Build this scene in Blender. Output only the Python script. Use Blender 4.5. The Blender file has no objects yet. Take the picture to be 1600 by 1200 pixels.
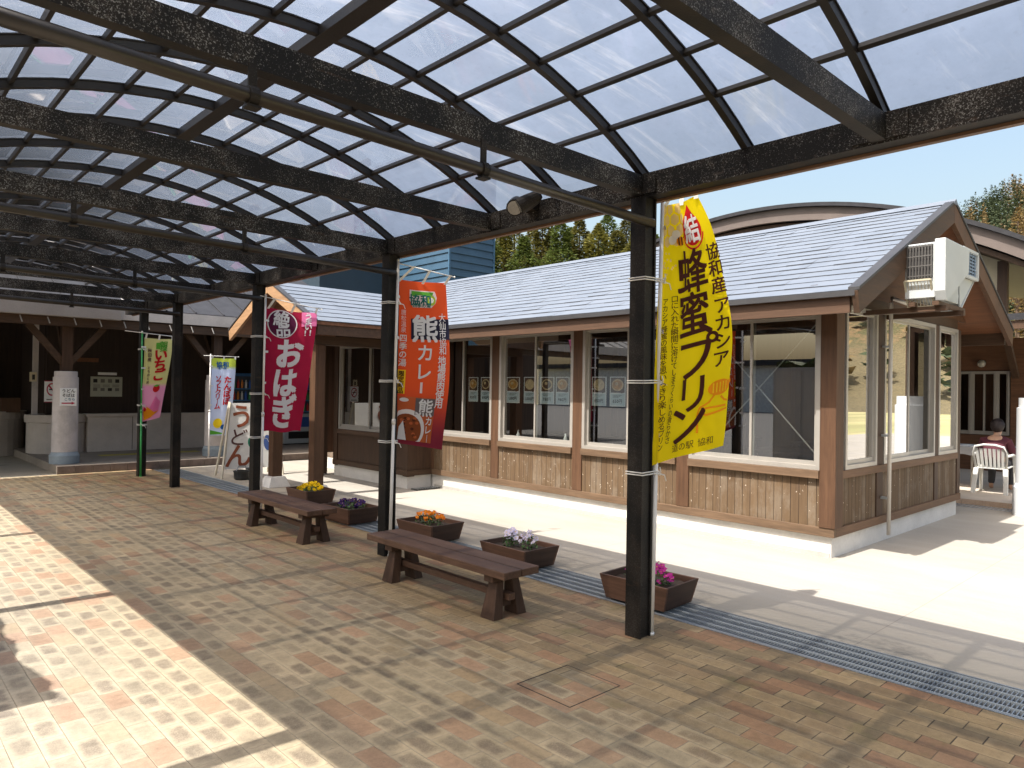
import bpy, bmesh, math, random
from mathutils import Vector, Matrix, noise as mnoise
random.seed(7)
SC = bpy.context.scene
COL = SC.collection
PI = math.pi

# ------------------------------------------------------------------ camera, sky, sun
yaw, pitch, roll = 0.754344, 0.008291, 0.015567
fw = Vector((math.sin(yaw)*math.cos(pitch), math.cos(yaw)*math.cos(pitch), math.sin(pitch)))
rt = Vector((math.cos(yaw), -math.sin(yaw), 0)); up = rt.cross(fw)
r2 = rt*math.cos(roll)+up*math.sin(roll); u2 = up*math.cos(roll)-rt*math.sin(roll)
cam = bpy.data.cameras.new('camera'); camo = bpy.data.objects.new('camera', cam); COL.objects.link(camo)
mw = Matrix((r2, u2, -fw)).transposed().to_4x4(); mw.translation = (0, 0, 1.66)
camo.matrix_world = mw
cam.sensor_width = 36; cam.lens = 36*1118.76/1600; cam.clip_end = 3000; cam.clip_start = .05
SC.camera = camo
SUN_EL = math.radians(60)
SUN_DIR = Vector((math.cos(SUN_EL), -.02, -math.sin(SUN_EL))).normalized()   # light travels +X and down
w = bpy.data.worlds.new('World'); SC.world = w; w.use_nodes = True
nt = w.node_tree
sky = nt.nodes.new('ShaderNodeTexSky'); sky.sky_type = 'NISHITA'; sky.sun_disc = False
sky.sun_elevation = SUN_EL; sky.sun_rotation = math.radians(-90); sky.altitude = 100
sky.air_density = 1.6; sky.dust_density = 7.0; sky.ozone_density = 1.0
nt.links.new(sky.outputs[0], nt.nodes['Background'].inputs[0]); nt.nodes['Background'].inputs[1].default_value = .15
sun = bpy.data.lights.new('sun', 'SUN'); sun.energy = 4.6; sun.angle = math.radians(.5); sun.color = (1, .96, .89)
so = bpy.data.objects.new('sun', sun); COL.objects.link(so); so.rotation_euler = SUN_DIR.to_track_quat('-Z', 'Y').to_euler()
vs = SC.view_settings; vs.view_transform = 'Standard'; vs.look = 'None'; vs.gamma = 1; vs.exposure = .95
SC.render.engine = 'CYCLES'
cy = SC.cycles; cy.max_bounces = 10; cy.transparent_max_bounces = 24; cy.diffuse_bounces = 4; cy.glossy_bounces = 4
cy.transmission_bounces = 6; cy.sample_clamp_indirect = 8; cy.use_denoising = True; cy.caustics_reflective = False; cy.caustics_refractive = False

# ------------------------------------------------------------------ node helpers
class N:
    """a socket with arithmetic"""
    def __init__(s, nt, k): s.nt, s.k = nt, k
    def _m(s, op, b=None, c=None):
        n = s.nt.nodes.new('ShaderNodeMath'); n.operation = op
        for i, v in enumerate((s, b, c)):
            if v is None: continue
            if isinstance(v, N): s.nt.links.new(v.k, n.inputs[i])
            else: n.inputs[i].default_value = v
        return N(s.nt, n.outputs[0])
    def __add__(s, o): return s._m('ADD', o)
    def __sub__(s, o): return s._m('SUBTRACT', o)
    def __mul__(s, o): return s._m('MULTIPLY', o)
    def __truediv__(s, o): return s._m('DIVIDE', o)
    def floor(s): return s._m('FLOOR')
    def frac(s): return s._m('FRACT')
    def mod(s, o): return s._m('FLOORED_MODULO', o)
    def lt(s, o): return s._m('LESS_THAN', o)
    def gt(s, o): return s._m('GREATER_THAN', o)
    def mn(s, o): return s._m('MINIMUM', o)
    def mx(s, o): return s._m('MAXIMUM', o)
    def abs(s): return s._m('ABSOLUTE')
    def inv(s): return (s*-1.0)+1.0
    def step(s, a, b, smooth=True):
        n = s.nt.nodes.new('ShaderNodeMapRange'); n.interpolation_type = 'SMOOTHSTEP' if smooth else 'LINEAR'
        s.nt.links.new(s.k, n.inputs[0]); n.inputs[1].default_value = a; n.inputs[2].default_value = b
        return N(s.nt, n.outputs[0])

class Mat:
    def __init__(s, name):
        s.m = bpy.data.materials.new(name); s.m.use_nodes = True; s.nt = s.m.node_tree
        s.b = s.nt.nodes['Principled BSDF']; s.out = s.nt.nodes['Material Output']
    def pos(s, scale=(1, 1, 1)):
        g = s.nt.nodes.new('ShaderNodeNewGeometry')
        return s.scaled(g.outputs['Position'], scale)
    def obj(s, scale=(1, 1, 1)):
        g = s.nt.nodes.new('ShaderNodeTexCoord'); return s.scaled(g.outputs['Object'], scale)
    def scaled(s, k, scale):
        v = s.nt.nodes.new('ShaderNodeVectorMath'); v.operation = 'MULTIPLY'
        s.nt.links.new(k, v.inputs[0]); v.inputs[1].default_value = scale; return v.outputs[0]
    def xyz(s, k=None):
        n = s.nt.nodes.new('ShaderNodeSeparateXYZ'); s.nt.links.new(k or s.pos(), n.inputs[0])
        return [N(s.nt, o) for o in n.outputs]
    def comb(s, x, y, z=0.0):
        n = s.nt.nodes.new('ShaderNodeCombineXYZ')
        for i, v in enumerate((x, y, z)):
            if isinstance(v, N): s.nt.links.new(v.k, n.inputs[i])
            else: n.inputs[i].default_value = v
        return n.outputs[0]
    def noise(s, vec, scale=5, detail=4, rough=.55, col=False):
        n = s.nt.nodes.new('ShaderNodeTexNoise'); s.nt.links.new(vec, n.inputs['Vector'])
        n.inputs['Scale'].default_value = scale; n.inputs['Detail'].default_value = detail; n.inputs['Roughness'].default_value = rough
        return N(s.nt, n.outputs[0])
    def white(s, vec):
        n = s.nt.nodes.new('ShaderNodeTexWhiteNoise'); n.noise_dimensions = '3D'; s.nt.links.new(vec, n.inputs['Vector'])
        return N(s.nt, n.outputs['Value'])
    def mix(s, f, a, b, mode='MIX'):
        n = s.nt.nodes.new('ShaderNodeMix'); n.data_type = 'RGBA'; n.blend_type = mode
        for i, v in ((0, f), (6, a), (7, b)):
            if isinstance(v, N): s.nt.links.new(v.k, n.inputs[i])
            elif hasattr(v, 'is_linked'): s.nt.links.new(v, n.inputs[i])
            elif i == 0: n.inputs[0].default_value = v
            else: n.inputs[i].default_value = (*v, 1)
        return n.outputs[2]
    def setcol(s, k): s.nt.links.new(k, s.b.inputs['Base Color']); return s
    def rough(s, r):
        if isinstance(r, N): s.nt.links.new(r.k, s.b.inputs['Roughness'])
        else: s.b.inputs['Roughness'].default_value = r
        return s
    def bump(s, h, strength=.3, dist=.01):
        n = s.nt.nodes.new('ShaderNodeBump'); n.inputs['Strength'].default_value = strength; n.inputs['Distance'].default_value = dist
        s.nt.links.new(h.k, n.inputs['Height']); s.nt.links.new(n.outputs[0], s.b.inputs['Normal']); return s

def mul(c, f): return tuple(min(1, x*f) for x in c)
def surf(name, col, rough=.6, var=.18, scale=4, fine=60, bump=.15, metal=0, stretch=(1, 1, 1), col2=None, spec=.5, amt=1.0):
    m = Mat(name); p = m.pos(stretch)
    n1 = m.noise(p, scale, 5); n2 = m.noise(p, fine, 3)
    f = (n1*.65+n2*.35).step(.35, .65, False)
    c = m.mix(f, mul(col, 1-var), mul(col, 1+var))
    if col2:
        n3 = m.noise(m.pos(), scale*.6, 6, .65).step(.52, .68)
        c = m.mix(n3*amt, c, col2)
    m.setcol(c); m.rough((n2*.2)+(rough-.1)); m.b.inputs['Metallic'].default_value = metal
    m.b.inputs['Specular IOR Level'].default_value = spec
    if bump: m.bump(n2, bump, .005)
    return m.m
def wood(name, col, axis='z', rough=.65, var=.3, grain=1.0, col2=None, amt=.5, spec=.3):
    st = {'x': (1.5, 22, 22), 'y': (22, 1.5, 22), 'z': (22, 22, 1.5)}[axis]
    m = Mat(name); p = m.pos(st)
    n1 = m.noise(p, 1.0*grain, 5, .6); n2 = m.noise(p, 5*grain, 3); n3 = m.noise(m.pos(), 1.4, 4)
    f = (n1*.6+n2*.25+n3*.15).step(.36, .64, False)
    c = m.mix(f, mul(col, 1-var), mul(col, 1+var))
    if col2: c = m.mix(m.noise(m.pos(), 2.3, 6, .7).step(.45, .7)*amt, c, col2)
    m.setcol(c); m.rough((n1*.2)+(rough-.1)); m.bump(n1*.6+n2*.4, .3, .004); m.b.inputs['Specular IOR Level'].default_value = spec
    return m.m
def plain(name, col, rough=.5, metal=0, spec=.5):
    return surf(name, col, rough, .05, 6, 40, 0, metal, spec=spec)
def cloth(name, col, trans=.45, var=.06):
    m = Mat(name); p = m.pos()
    n = m.noise(p, 3, 3); c = m.mix(n.step(.35, .65, False), mul(col, 1-var), mul(col, 1+var))
    m.setcol(c); m.rough(.75); m.b.inputs['Specular IOR Level'].default_value = .2
    wv = m.noise(p, 400, 1); m.bump(wv, .1, .001)
    tr = m.nt.nodes.new('ShaderNodeBsdfTranslucent'); m.nt.links.new(c, tr.inputs[0])
    mx = m.nt.nodes.new('ShaderNodeMixShader'); mx.inputs[0].default_value = trans
    m.nt.links.new(m.b.outputs[0], mx.inputs[1]); m.nt.links.new(tr.outputs[0], mx.inputs[2])
    m.nt.links.new(mx.outputs[0], m.out.inputs[0])
    return m.m
def glassy(name, tint, refl=(1, 1, 1), base=.02, gain=1.8, rough=0.0, haze=None, hazecol=(.5, .5, .5), ior=1.5, dirt=None):
    """see-through sheet: tinted transparency, fresnel reflection and (optionally) a dusty diffuse part"""
    m = Mat(name); nt = m.nt
    t = nt.nodes.new('ShaderNodeBsdfTransparent'); t.inputs[0].default_value = (*tint, 1)
    g = nt.nodes.new('ShaderNodeBsdfGlossy'); g.inputs[0].default_value = (*refl, 1); g.inputs['Roughness'].default_value = rough
    f = nt.nodes.new('ShaderNodeLayerWeight'); f.inputs[0].default_value = .5      # same from both faces
    k = N(nt, f.outputs['Facing']); fac = ((k*k*k*k*k*.96+.04)*gain+base).mn(1.0)
    under = t
    if haze:
        d = nt.nodes.new('ShaderNodeBsdfTranslucent'); d.inputs[0].default_value = (*hazecol, 1)
        h = m.noise(m.pos(), 1.3, 6, .7).step(.3, .75)*(haze*.35) + haze*.82
        x_, y_, z_ = m.xyz(); sv = m.comb(x_*.9+y_*2.6, y_*.25-x_*.25, z_*.3)
        st = m.noise(sv, 2.2, 6, .75).step(.52, .72); dt = m.noise(m.pos(), 18, 5, .75).step(.55, .75)
        pn = m.white(m.comb((y_/.771).floor(), (x_/.33).floor(), 4.0))
        hc = m.mix(st*.55, m.mix(pn*.35, hazecol, mul(hazecol, .72)), (.42, .43, .46)); hc = m.mix(dt*.25, hc, (.10, .10, .11)); nt.links.new(hc, d.inputs[0])
        under = nt.nodes.new('ShaderNodeMixShader'); nt.links.new(h.k, under.inputs[0])
        nt.links.new(t.outputs[0], under.inputs[1]); nt.links.new(d.outputs[0], under.inputs[2])
    last = mx = nt.nodes.new('ShaderNodeMixShader'); nt.links.new(fac.k, mx.inputs[0]); nt.links.new(under.outputs[0], mx.inputs[1]); nt.links.new(g.outputs[0], mx.inputs[2])
    if dirt:
        n = m.noise(m.pos((1, .6, 1)), 2.2, 7, .7).step(.4, .62); n2 = m.noise(m.pos(), 30, 2).step(.3, .7)
        bp = nt.nodes.new('ShaderNodeBump'); bp.inputs['Strength'].default_value = dirt; bp.inputs['Distance'].default_value = .02
        nt.links.new(m.noise(m.pos(), 1.1, 2).k, bp.inputs['Height']); nt.links.new(bp.outputs[0], g.inputs['Normal'])
    nt.links.new(last.outputs[0], m.out.inputs[0])
    return m.m

# ------------------------------------------------------------------ mesh helpers
class MB:
    def __init__(s): s.v, s.f, s.mi, s.cur = [], [], [], 0
    def add(s, vs, fs):
        b = len(s.v); s.v += [tuple(x) for x in vs]
        for f in fs: s.f.append(tuple(b+i for i in f)); s.mi.append(s.cur)
    def quad(s, *p): s.add(p, [tuple(range(len(p)))])
    def box(s, x0, x1, y0, y1, z0, z1):
        s.hexa([(x0, y0, z0), (x1, y0, z0), (x1, y1, z0), (x0, y1, z0), (x0, y0, z1), (x1, y0, z1), (x1, y1, z1), (x0, y1, z1)])
    def hexa(s, p):
        s.add(p, [(3, 2, 1, 0), (4, 5, 6, 7), (0, 1, 5, 4), (1, 2, 6, 5), (2, 3, 7, 6), (3, 0, 4, 7)])
    def beam(s, a, b, w, h, up=(0, 0, 1)):
        a, b = Vector(a), Vector(b); d = (b-a).normalized(); u = Vector(up)
        if abs(d.dot(u)) > .99: u = Vector((1, 0, 0))
        r = d.cross(u).normalized()*w/2; t = r.cross(d).normalized()*h/2
        s.hexa([a-r-t, a+r-t, b+r-t, b-r-t, a-r+t, a+r+t, b+r+t, b-r+t])
    def prism(s, poly, d):
        """polygon (list of 3D points) swept by vector d"""
        n = len(poly); d = Vector(d); p = [Vector(q) for q in poly]
        s.add(p+[q+d for q in p], [tuple(range(n))[::-1], tuple(range(n, 2*n))]+[(i, (i+1) % n, n+(i+1) % n, n+i) for i in range(n)])
    def tube(s, pts, r, n=10, caps=True):
        pts = [Vector(p) for p in pts]; rs = r if isinstance(r, (list, tuple)) else [r]*len(pts); vs = []
        for i, p in enumerate(pts):
            d = (pts[min(i+1, len(pts)-1)]-pts[max(i-1, 0)]).normalized()
            u = Vector((0, 0, 1)) if abs(d.z) < .95 else Vector((1, 0, 0))
            a = d.cross(u).normalized(); b = a.cross(d)
            vs += [p+(a*math.cos(2*PI*k/n)+b*math.sin(2*PI*k/n))*rs[i] for k in range(n)]
        fs = [(i*n+k, i*n+(k+1) % n, (i+1)*n+(k+1) % n, (i+1)*n+k) for i in range(len(pts)-1) for k in range(n)]
        if caps: fs += [tuple(range(n))[::-1], tuple(range((len(pts)-1)*n, len(pts)*n))]
        s.add(vs, fs)
    def lathe(s, c, prof, n=24, caps=True):
        vs = [(c[0]+r*math.cos(2*PI*k/n), c[1]+r*math.sin(2*PI*k/n), c[2]+z) for r, z in prof for k in range(n)]
        fs = [(i*n+k, i*n+(k+1) % n, (i+1)*n+(k+1) % n, (i+1)*n+k) for i in range(len(prof)-1) for k in range(n)]
        if caps: fs += [tuple(range(n))[::-1], tuple(range((len(prof)-1)*n, len(prof)*n))]
        s.add(vs, fs)
    def ball(s, c, r, seg=10, rings=6, sq=(1, 1, 1)):
        prof = [(max(.001, math.sin(PI*i/rings)), -math.cos(PI*i/rings)) for i in range(rings+1)]
        vs = [(c[0]+r*sq[0]*a*math.cos(2*PI*k/seg), c[1]+r*sq[1]*a*math.sin(2*PI*k/seg), c[2]+r*sq[2]*z) for a, z in prof for k in range(seg)]
        s.add(vs, [(i*seg+k, i*seg+(k+1) % seg, (i+1)*seg+(k+1) % seg, (i+1)*seg+k) for i in range(rings) for k in range(seg)])
    def grid(s, fn, nu, nv):
        vs = [fn(i/nu, j/nv) for j in range(nv+1) for i in range(nu+1)]
        s.add(vs, [(j*(nu+1)+i, j*(nu+1)+i+1, (j+1)*(nu+1)+i+1, (j+1)*(nu+1)+i) for j in range(nv) for i in range(nu)])
    def build(s, name, mat, parent=None, smooth=False, bevel=0):
        me = bpy.data.meshes.new(name); me.from_pydata(s.v, [], s.f)
        for m in (mat if isinstance(mat, list) else [mat]): me.materials.append(m)
        me.polygons.foreach_set('material_index', s.mi)
        if smooth: me.polygons.foreach_set('use_smooth', [True]*len(me.polygons))
        me.update()
        o = bpy.data.objects.new(name, me); COL.objects.link(o)
        if bevel:
            b = o.modifiers.new('bevel', 'BEVEL'); b.width = bevel; b.segments = 2; b.limit_method = 'ANGLE'
        if parent:
            o.parent = parent
            # meshes are written in world coordinates; keep them there under a moved parent
            o.matrix_parent_inverse = world_of(parent).inverted()
        return o
def world_of(o):
    m = o.matrix_basis.copy()
    if o.parent: m = world_of(o.parent) @ o.matrix_parent_inverse @ m
    return m
def tag(o, label, cat, group=None):
    o['label'] = label; o['category'] = cat
    if group: o['group'] = group
    return o
def kind(o, k): o['kind'] = k; return o
def thing(name, label, cat, loc=(0, 0, 0), group=None):
    o = bpy.data.objects.new(name, None); COL.objects.link(o); o.location = loc; o.empty_display_size = .1
    return tag(o, label, cat, group)
def recompute(o):
    bm = bmesh.new(); bm.from_mesh(o.data); bmesh.ops.recalc_face_normals(bm, faces=bm.faces); bm.to_mesh(o.data); bm.free(); return o
def copy_tree(o, parent=None):
    c = o.copy(); COL.objects.link(c)
    if parent: c.parent = parent
    for ch in [q for q in bpy.data.objects if q.parent == o]: copy_tree(ch, c)
    return c

# ------------------------------------------------------------------ printing on cloth and boards
GL = {}
def glyph(ch, bold):
    k = (ch, bold)
    if k not in GL:
        cu = bpy.data.curves.new('g', 'FONT'); cu.body = ch; cu.offset = bold; cu.resolution_u = 3
        o = bpy.data.objects.new('g', cu); COL.objects.link(o)
        me = bpy.data.meshes.new_from_object(o.evaluated_get(bpy.context.evaluated_depsgraph_get()))
        vs = [(v.co.x, v.co.y) for v in me.vertices]; fs = [tuple(p.vertices) for p in me.polygons]
        bpy.data.objects.remove(o); bpy.data.curves.remove(cu); bpy.data.meshes.remove(me)
        xs = [v[0] for v in vs] or [0]; wd = max(xs)
        full = ord(ch) > 0x2000
        cx = .5 if full else (min(xs)+max(xs))/2
        GL[k] = ([(x-cx, y-.38) for x, y in vs], fs, 1.0 if full else (max(xs)-min(xs)+.12))
    return GL[k]
class Print:
    """flat artwork in (u,v) fractions of a sheet W x H metres, mapped on the surface S(u,v) with offset along its normal"""
    def __init__(s, W, H, S, face, nu=24, nv=50, flat=False):
        s.W, s.H, s.S, s.face, s.nu, s.nv, s.flat = W, H, S, Vector(face), nu, nv, flat; s.lay = []
    def normal(s, u, v):
        e = .004
        a = s.S(min(u+e, 1), v)-s.S(max(u-e, 0), v); b = s.S(u, min(v+e, 1))-s.S(u, max(v-e, 0))
        n = a.cross(b).normalized()
        return n if n.dot(s.face) > 0 else -n
    def shape(s, mat, pts, layer=1, name='print'): s.lay.append((mat, layer, name, [(u, v) for u, v in pts], [tuple(range(len(pts)))]))
    def rect(s, mat, u0, u1, v0, v1, layer=1, name='print'): s.shape(mat, [(u0, v0), (u1, v0), (u1, v1), (u0, v1)], layer, name)
    def disc(s, mat, u, v, ru, rv, layer=1, name='print', n=28): s.shape(mat, [(u+ru*math.cos(2*PI*k/n), v+rv*math.sin(2*PI*k/n)) for k in range(n)], layer, name)
    def ring(s, mat, u, v, ru, rv, t, layer=1, name='print', n=36, a0=0, a1=2*PI):
        vs, fs = [], []
        for k in range(n+1):
            a = a0+(a1-a0)*k/n; vs += [(u+ru*math.cos(a), v+rv*math.sin(a)), (u+ru*(1-t)*math.cos(a), v+rv*(1-t)*math.sin(a))]
        for k in range(n): fs.append((2*k, 2*k+2, 2*k+3, 2*k+1))
        s.lay.append((mat, layer, name, vs, fs))
    def stroke(s, mat, pts, w, layer=1, name='print'):
        """polyline of width w (metres)"""
        P = [Vector((u*s.W, v*s.H)) for u, v in pts]; vs, fs = [], []
        for i, p in enumerate(P):
            d = (P[min(i+1, len(P)-1)]-P[max(i-1, 0)]).normalized(); n = Vector((-d.y, d.x))*w/2
            for q in (p+n, p-n): vs.append((q.x/s.W, q.y/s.H))
        for i in range(len(P)-1): fs.append((2*i, 2*i+1, 2*i+3, 2*i+2))
        s.lay.append((mat, layer, name, vs, fs))
    def ch(s, mat, c, u, v, size, bold=.02, sx=1.0, rot=0.0, layer=2, name='lettering', shear=0.0):
        vs, fs, _ = glyph(c, 0.0); cr, sr = math.cos(rot), math.sin(rot)
        # bold: the glyph printed several times, each a hair apart
        for k, (ox, oy) in enumerate([(0, 0)] if bold < .008 else [(-1, -1), (1, -1), (1, 1), (-1, 1), (0, 0)]):
            o = []
            for x, y in vs:
                x = ((x+shear*y)*sx+ox*bold*.7)*size; y = (-y+oy*bold*.7)*size; o.append((u+(x*cr-y*sr)/s.W, v+(x*sr+y*cr)/s.H))
            s.lay.append((mat, layer+.08*k, name, o, fs))
    def vtext(s, mat, t, u, v, size, pitch=1.0, du=0.0, **k):
        for c in t:
            if c == 'ー': s.ch(mat, '｜', u, v, size*.82, **k)
            elif c != ' ': s.ch(mat, c, u, v, size, **k)
            v += size*pitch*(.5 if c == ' ' else 1)/s.H; u += du
    def htext(s, mat, t, u, v, size, **k):
        sx = k.get('sx', 1.0); ad = [(glyph(c, .02)[2] if c != ' ' else .4)*size*sx for c in t]; x = u*s.W-sum(ad)/2
        for c, a in zip(t, ad):
            if c != ' ': s.ch(mat, c, (x+a/2)/s.W, v, size, **k)
            x += a
    def build(s, parent):
        groups = {}
        for mat, layer, name, vs, fs in s.lay: groups.setdefault((name, mat.name, int(layer+1e-6)), []).append((mat, vs, fs, layer))
        for (name, _, lay0), items in groups.items():
            bm = bmesh.new()
            for mat, vs, fs, layer in items:
                bv = [bm.verts.new((u, v, layer)) for u, v in vs]
                for f in fs:
                    try: bm.faces.new([bv[i] for i in f])
                    except ValueError: pass
            if not s.flat:
                for ax, n in ((0, s.nu), (1, s.nv)):
                    for k in range(1, n):
                        co = [0, 0, 0]; no = [0, 0, 0]; co[ax] = k/n; no[ax] = 1
                        bmesh.ops.bisect_plane(bm, geom=bm.verts[:]+bm.edges[:]+bm.faces[:], plane_co=co, plane_no=no)
            for v in bm.verts:
                a, b = min(1, max(0, v.co.x)), min(1, max(0, v.co.y)); layer = v.co.z
                v.co = s.S(a, b)+s.normal(a, b)*(.0025*layer if s.flat else .005+.0025*layer)
            me = bpy.data.meshes.new(name); bm.to_mesh(me); bm.free(); me.materials.append(items[0][0])
            o = bpy.data.objects.new(name, me); COL.objects.link(o); o.parent = parent; o.matrix_parent_inverse = world_of(parent).inverted()

# ------------------------------------------------------------------ materials
def paint_black(name, fleck=1.0):
    m = Mat(name); p = m.pos()
    n = m.noise(p, 95, 4, .7); big = m.noise(p, 3.5, 4); st = m.noise(p, 28, 3)
    geo = m.nt.nodes.new('ShaderNodeNewGeometry'); nz = m.xyz(geo.outputs['Normal'])[2].abs().step(.3, .7).inv()
    fine = m.noise(p, 150, 3, .75); mask = (n*.35+fine*.65+(big-.5)*.22).step(.555, .60)*nz*fleck
    mask2 = (st+(big-.5)*.3).step(.62, .68)*nz*(fleck*.5)
    c = m.mix(big.step(.4, .65), (.006, .0055, .0055), (.018, .014, .011))
    c = m.mix(mask2, c, (.075, .06, .05)); rs = m.noise(m.pos((.6, .6, 3)), 6, 5, .7).step(.60, .72); c = m.mix(rs*.5, c, (.06, .032, .016)); c = m.mix(mask, c, (.24, .235, .225))
    m.setcol(c); m.rough(.55); m.bump(n, .25, .004); m.b.inputs['Specular IOR Level'].default_value = .25
    return m.m
BLACK = paint_black('peeling_black_paint'); BLACKP = paint_black('worn_black_paint', .12)
RIBM = surf('dark_rib_metal', (.012, .010, .009), .45, .3, 5, 60, .05)
PIPEM = surf('brown_pipe', (.016, .012, .009), .4, .3, 4, 70, .08)
RUST = surf('rusty_steel', (.085, .045, .024), .8, .4, 9, 70, .2)
PANEL = glassy('smoky_roof_panel', (.44, .42, .405), base=.012, gain=2.6, rough=.03, haze=.67, hazecol=(.205, .245, .325), dirt=.06)
GLASS = glassy('window_glass', (.70, .74, .72), base=.24, gain=2.0)
GLASSR = glassy('reflective_window_glass', (.45, .48, .46), base=.26, gain=2.6)
ALU = plain('champagne_aluminium', (.40, .375, .34), .35, .35)
STEEL = plain('galvanised_steel', (.42, .45, .48), .35, .7)
DARKW = wood('dark_brown_timber', (.055, .030, .018), 'z', .6, .35)
DARKWX = wood('dark_brown_beam', (.060, .034, .020), 'x', .6, .35)
DARKWY = wood('dark_brown_beam_along', (.075, .042, .025), 'y', .6, .35)
BRW = wood('brown_post_timber', (.090, .046, .025), 'z', .6, .3)
SILLY = wood('weathered_sill_along', (.125, .079, .048), 'y', .65, .3)
SILLX = wood('weathered_sill', (.14, .08, .047), 'x', .65, .3)
HEADY = wood('stained_header_along', (.078, .043, .026), 'y', .6, .25)
SOFF = wood('soffit_boards', (.18, .078, .038), 'y', .6, .25)
LITW = wood('pale_barge_timber', (.32, .19, .10), 'y', .6, .25)
def siding(name, axis):
    m = Mat(name); x, y, z = m.xyz(); t = (y if axis == 'y' else x)
    b = t/.092; cell = b.floor(); fr = b.frac(); rnd = m.white(m.comb(cell, 3.0))
    p = m.pos((26, 26, 1.6)); g = m.noise(p, 1.0, 6, .65); g2 = m.noise(m.pos((1, 1, .6)), 5, 6, .7)
    c = m.mix((g*.8+rnd*.22).step(.3, .75, False), (.090, .056, .031), (.15, .099, .057))
    c = m.mix((g2+rnd*.2).step(.55, .78)*.55, c, (.19, .155, .118))
    lowz = m.noise(m.pos((9, 9, 2)), 3, 4)
    c = m.mix(lowz.step(.55, .7)*.35, c, (.09, .06, .045))
    kn = m.noise(m.pos((1, 1, .8)), 42, 1).step(.73, .76); c = m.mix(kn*.8, c, (.55, .48, .40))
    gr = fr.mn(fr.inv()).step(.0, .05)
    c = m.mix(gr.inv(), c, (.02, .012, .008)); m.setcol(c); m.rough(.75)
    m.bump(gr+g*.15, .8, .006); m.b.inputs['Specular IOR Level'].default_value = .25
    return m.m
SIDY = siding('weathered_board_siding_long', 'y'); SIDX = siding('weathered_board_siding_gable', 'x')
CONC = surf('grey_concrete', (.40, .385, .36), .8, .12, 3, 50, .2, col2=(.27, .26, .24), amt=.5)
CONCW = surf('white_washed_concrete', (.60, .58, .55), .8, .1, 3, 50, .15, col2=(.42, .40, .37), amt=.5)
WHITEP = plain('white_plastic', (.78, .77, .75), .35)
WHITE = plain('white_paint', (.78, .77, .74), .45)
COLM = surf('painted_concrete_column', (.52, .48, .47), .75, .1, 3, 60, .15, col2=(.30, .28, .27), amt=.5)
BLUEB = surf('mossy_blue_base', (.25, .30, .34), .8, .15, 6, 60, .15)
STUC = surf('beige_planter_wall', (.52, .46, .41), .85, .12, 3, 70, .2)
INT = wood('dim_interior_wood', (.075, .040, .026), 'z', .7, .3)
INTF = surf('interior_floor', (.16, .12, .09), .5, .2, 3, 30, 0)
INK = plain('black_ink', (.015, .013, .013), .6)

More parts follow.
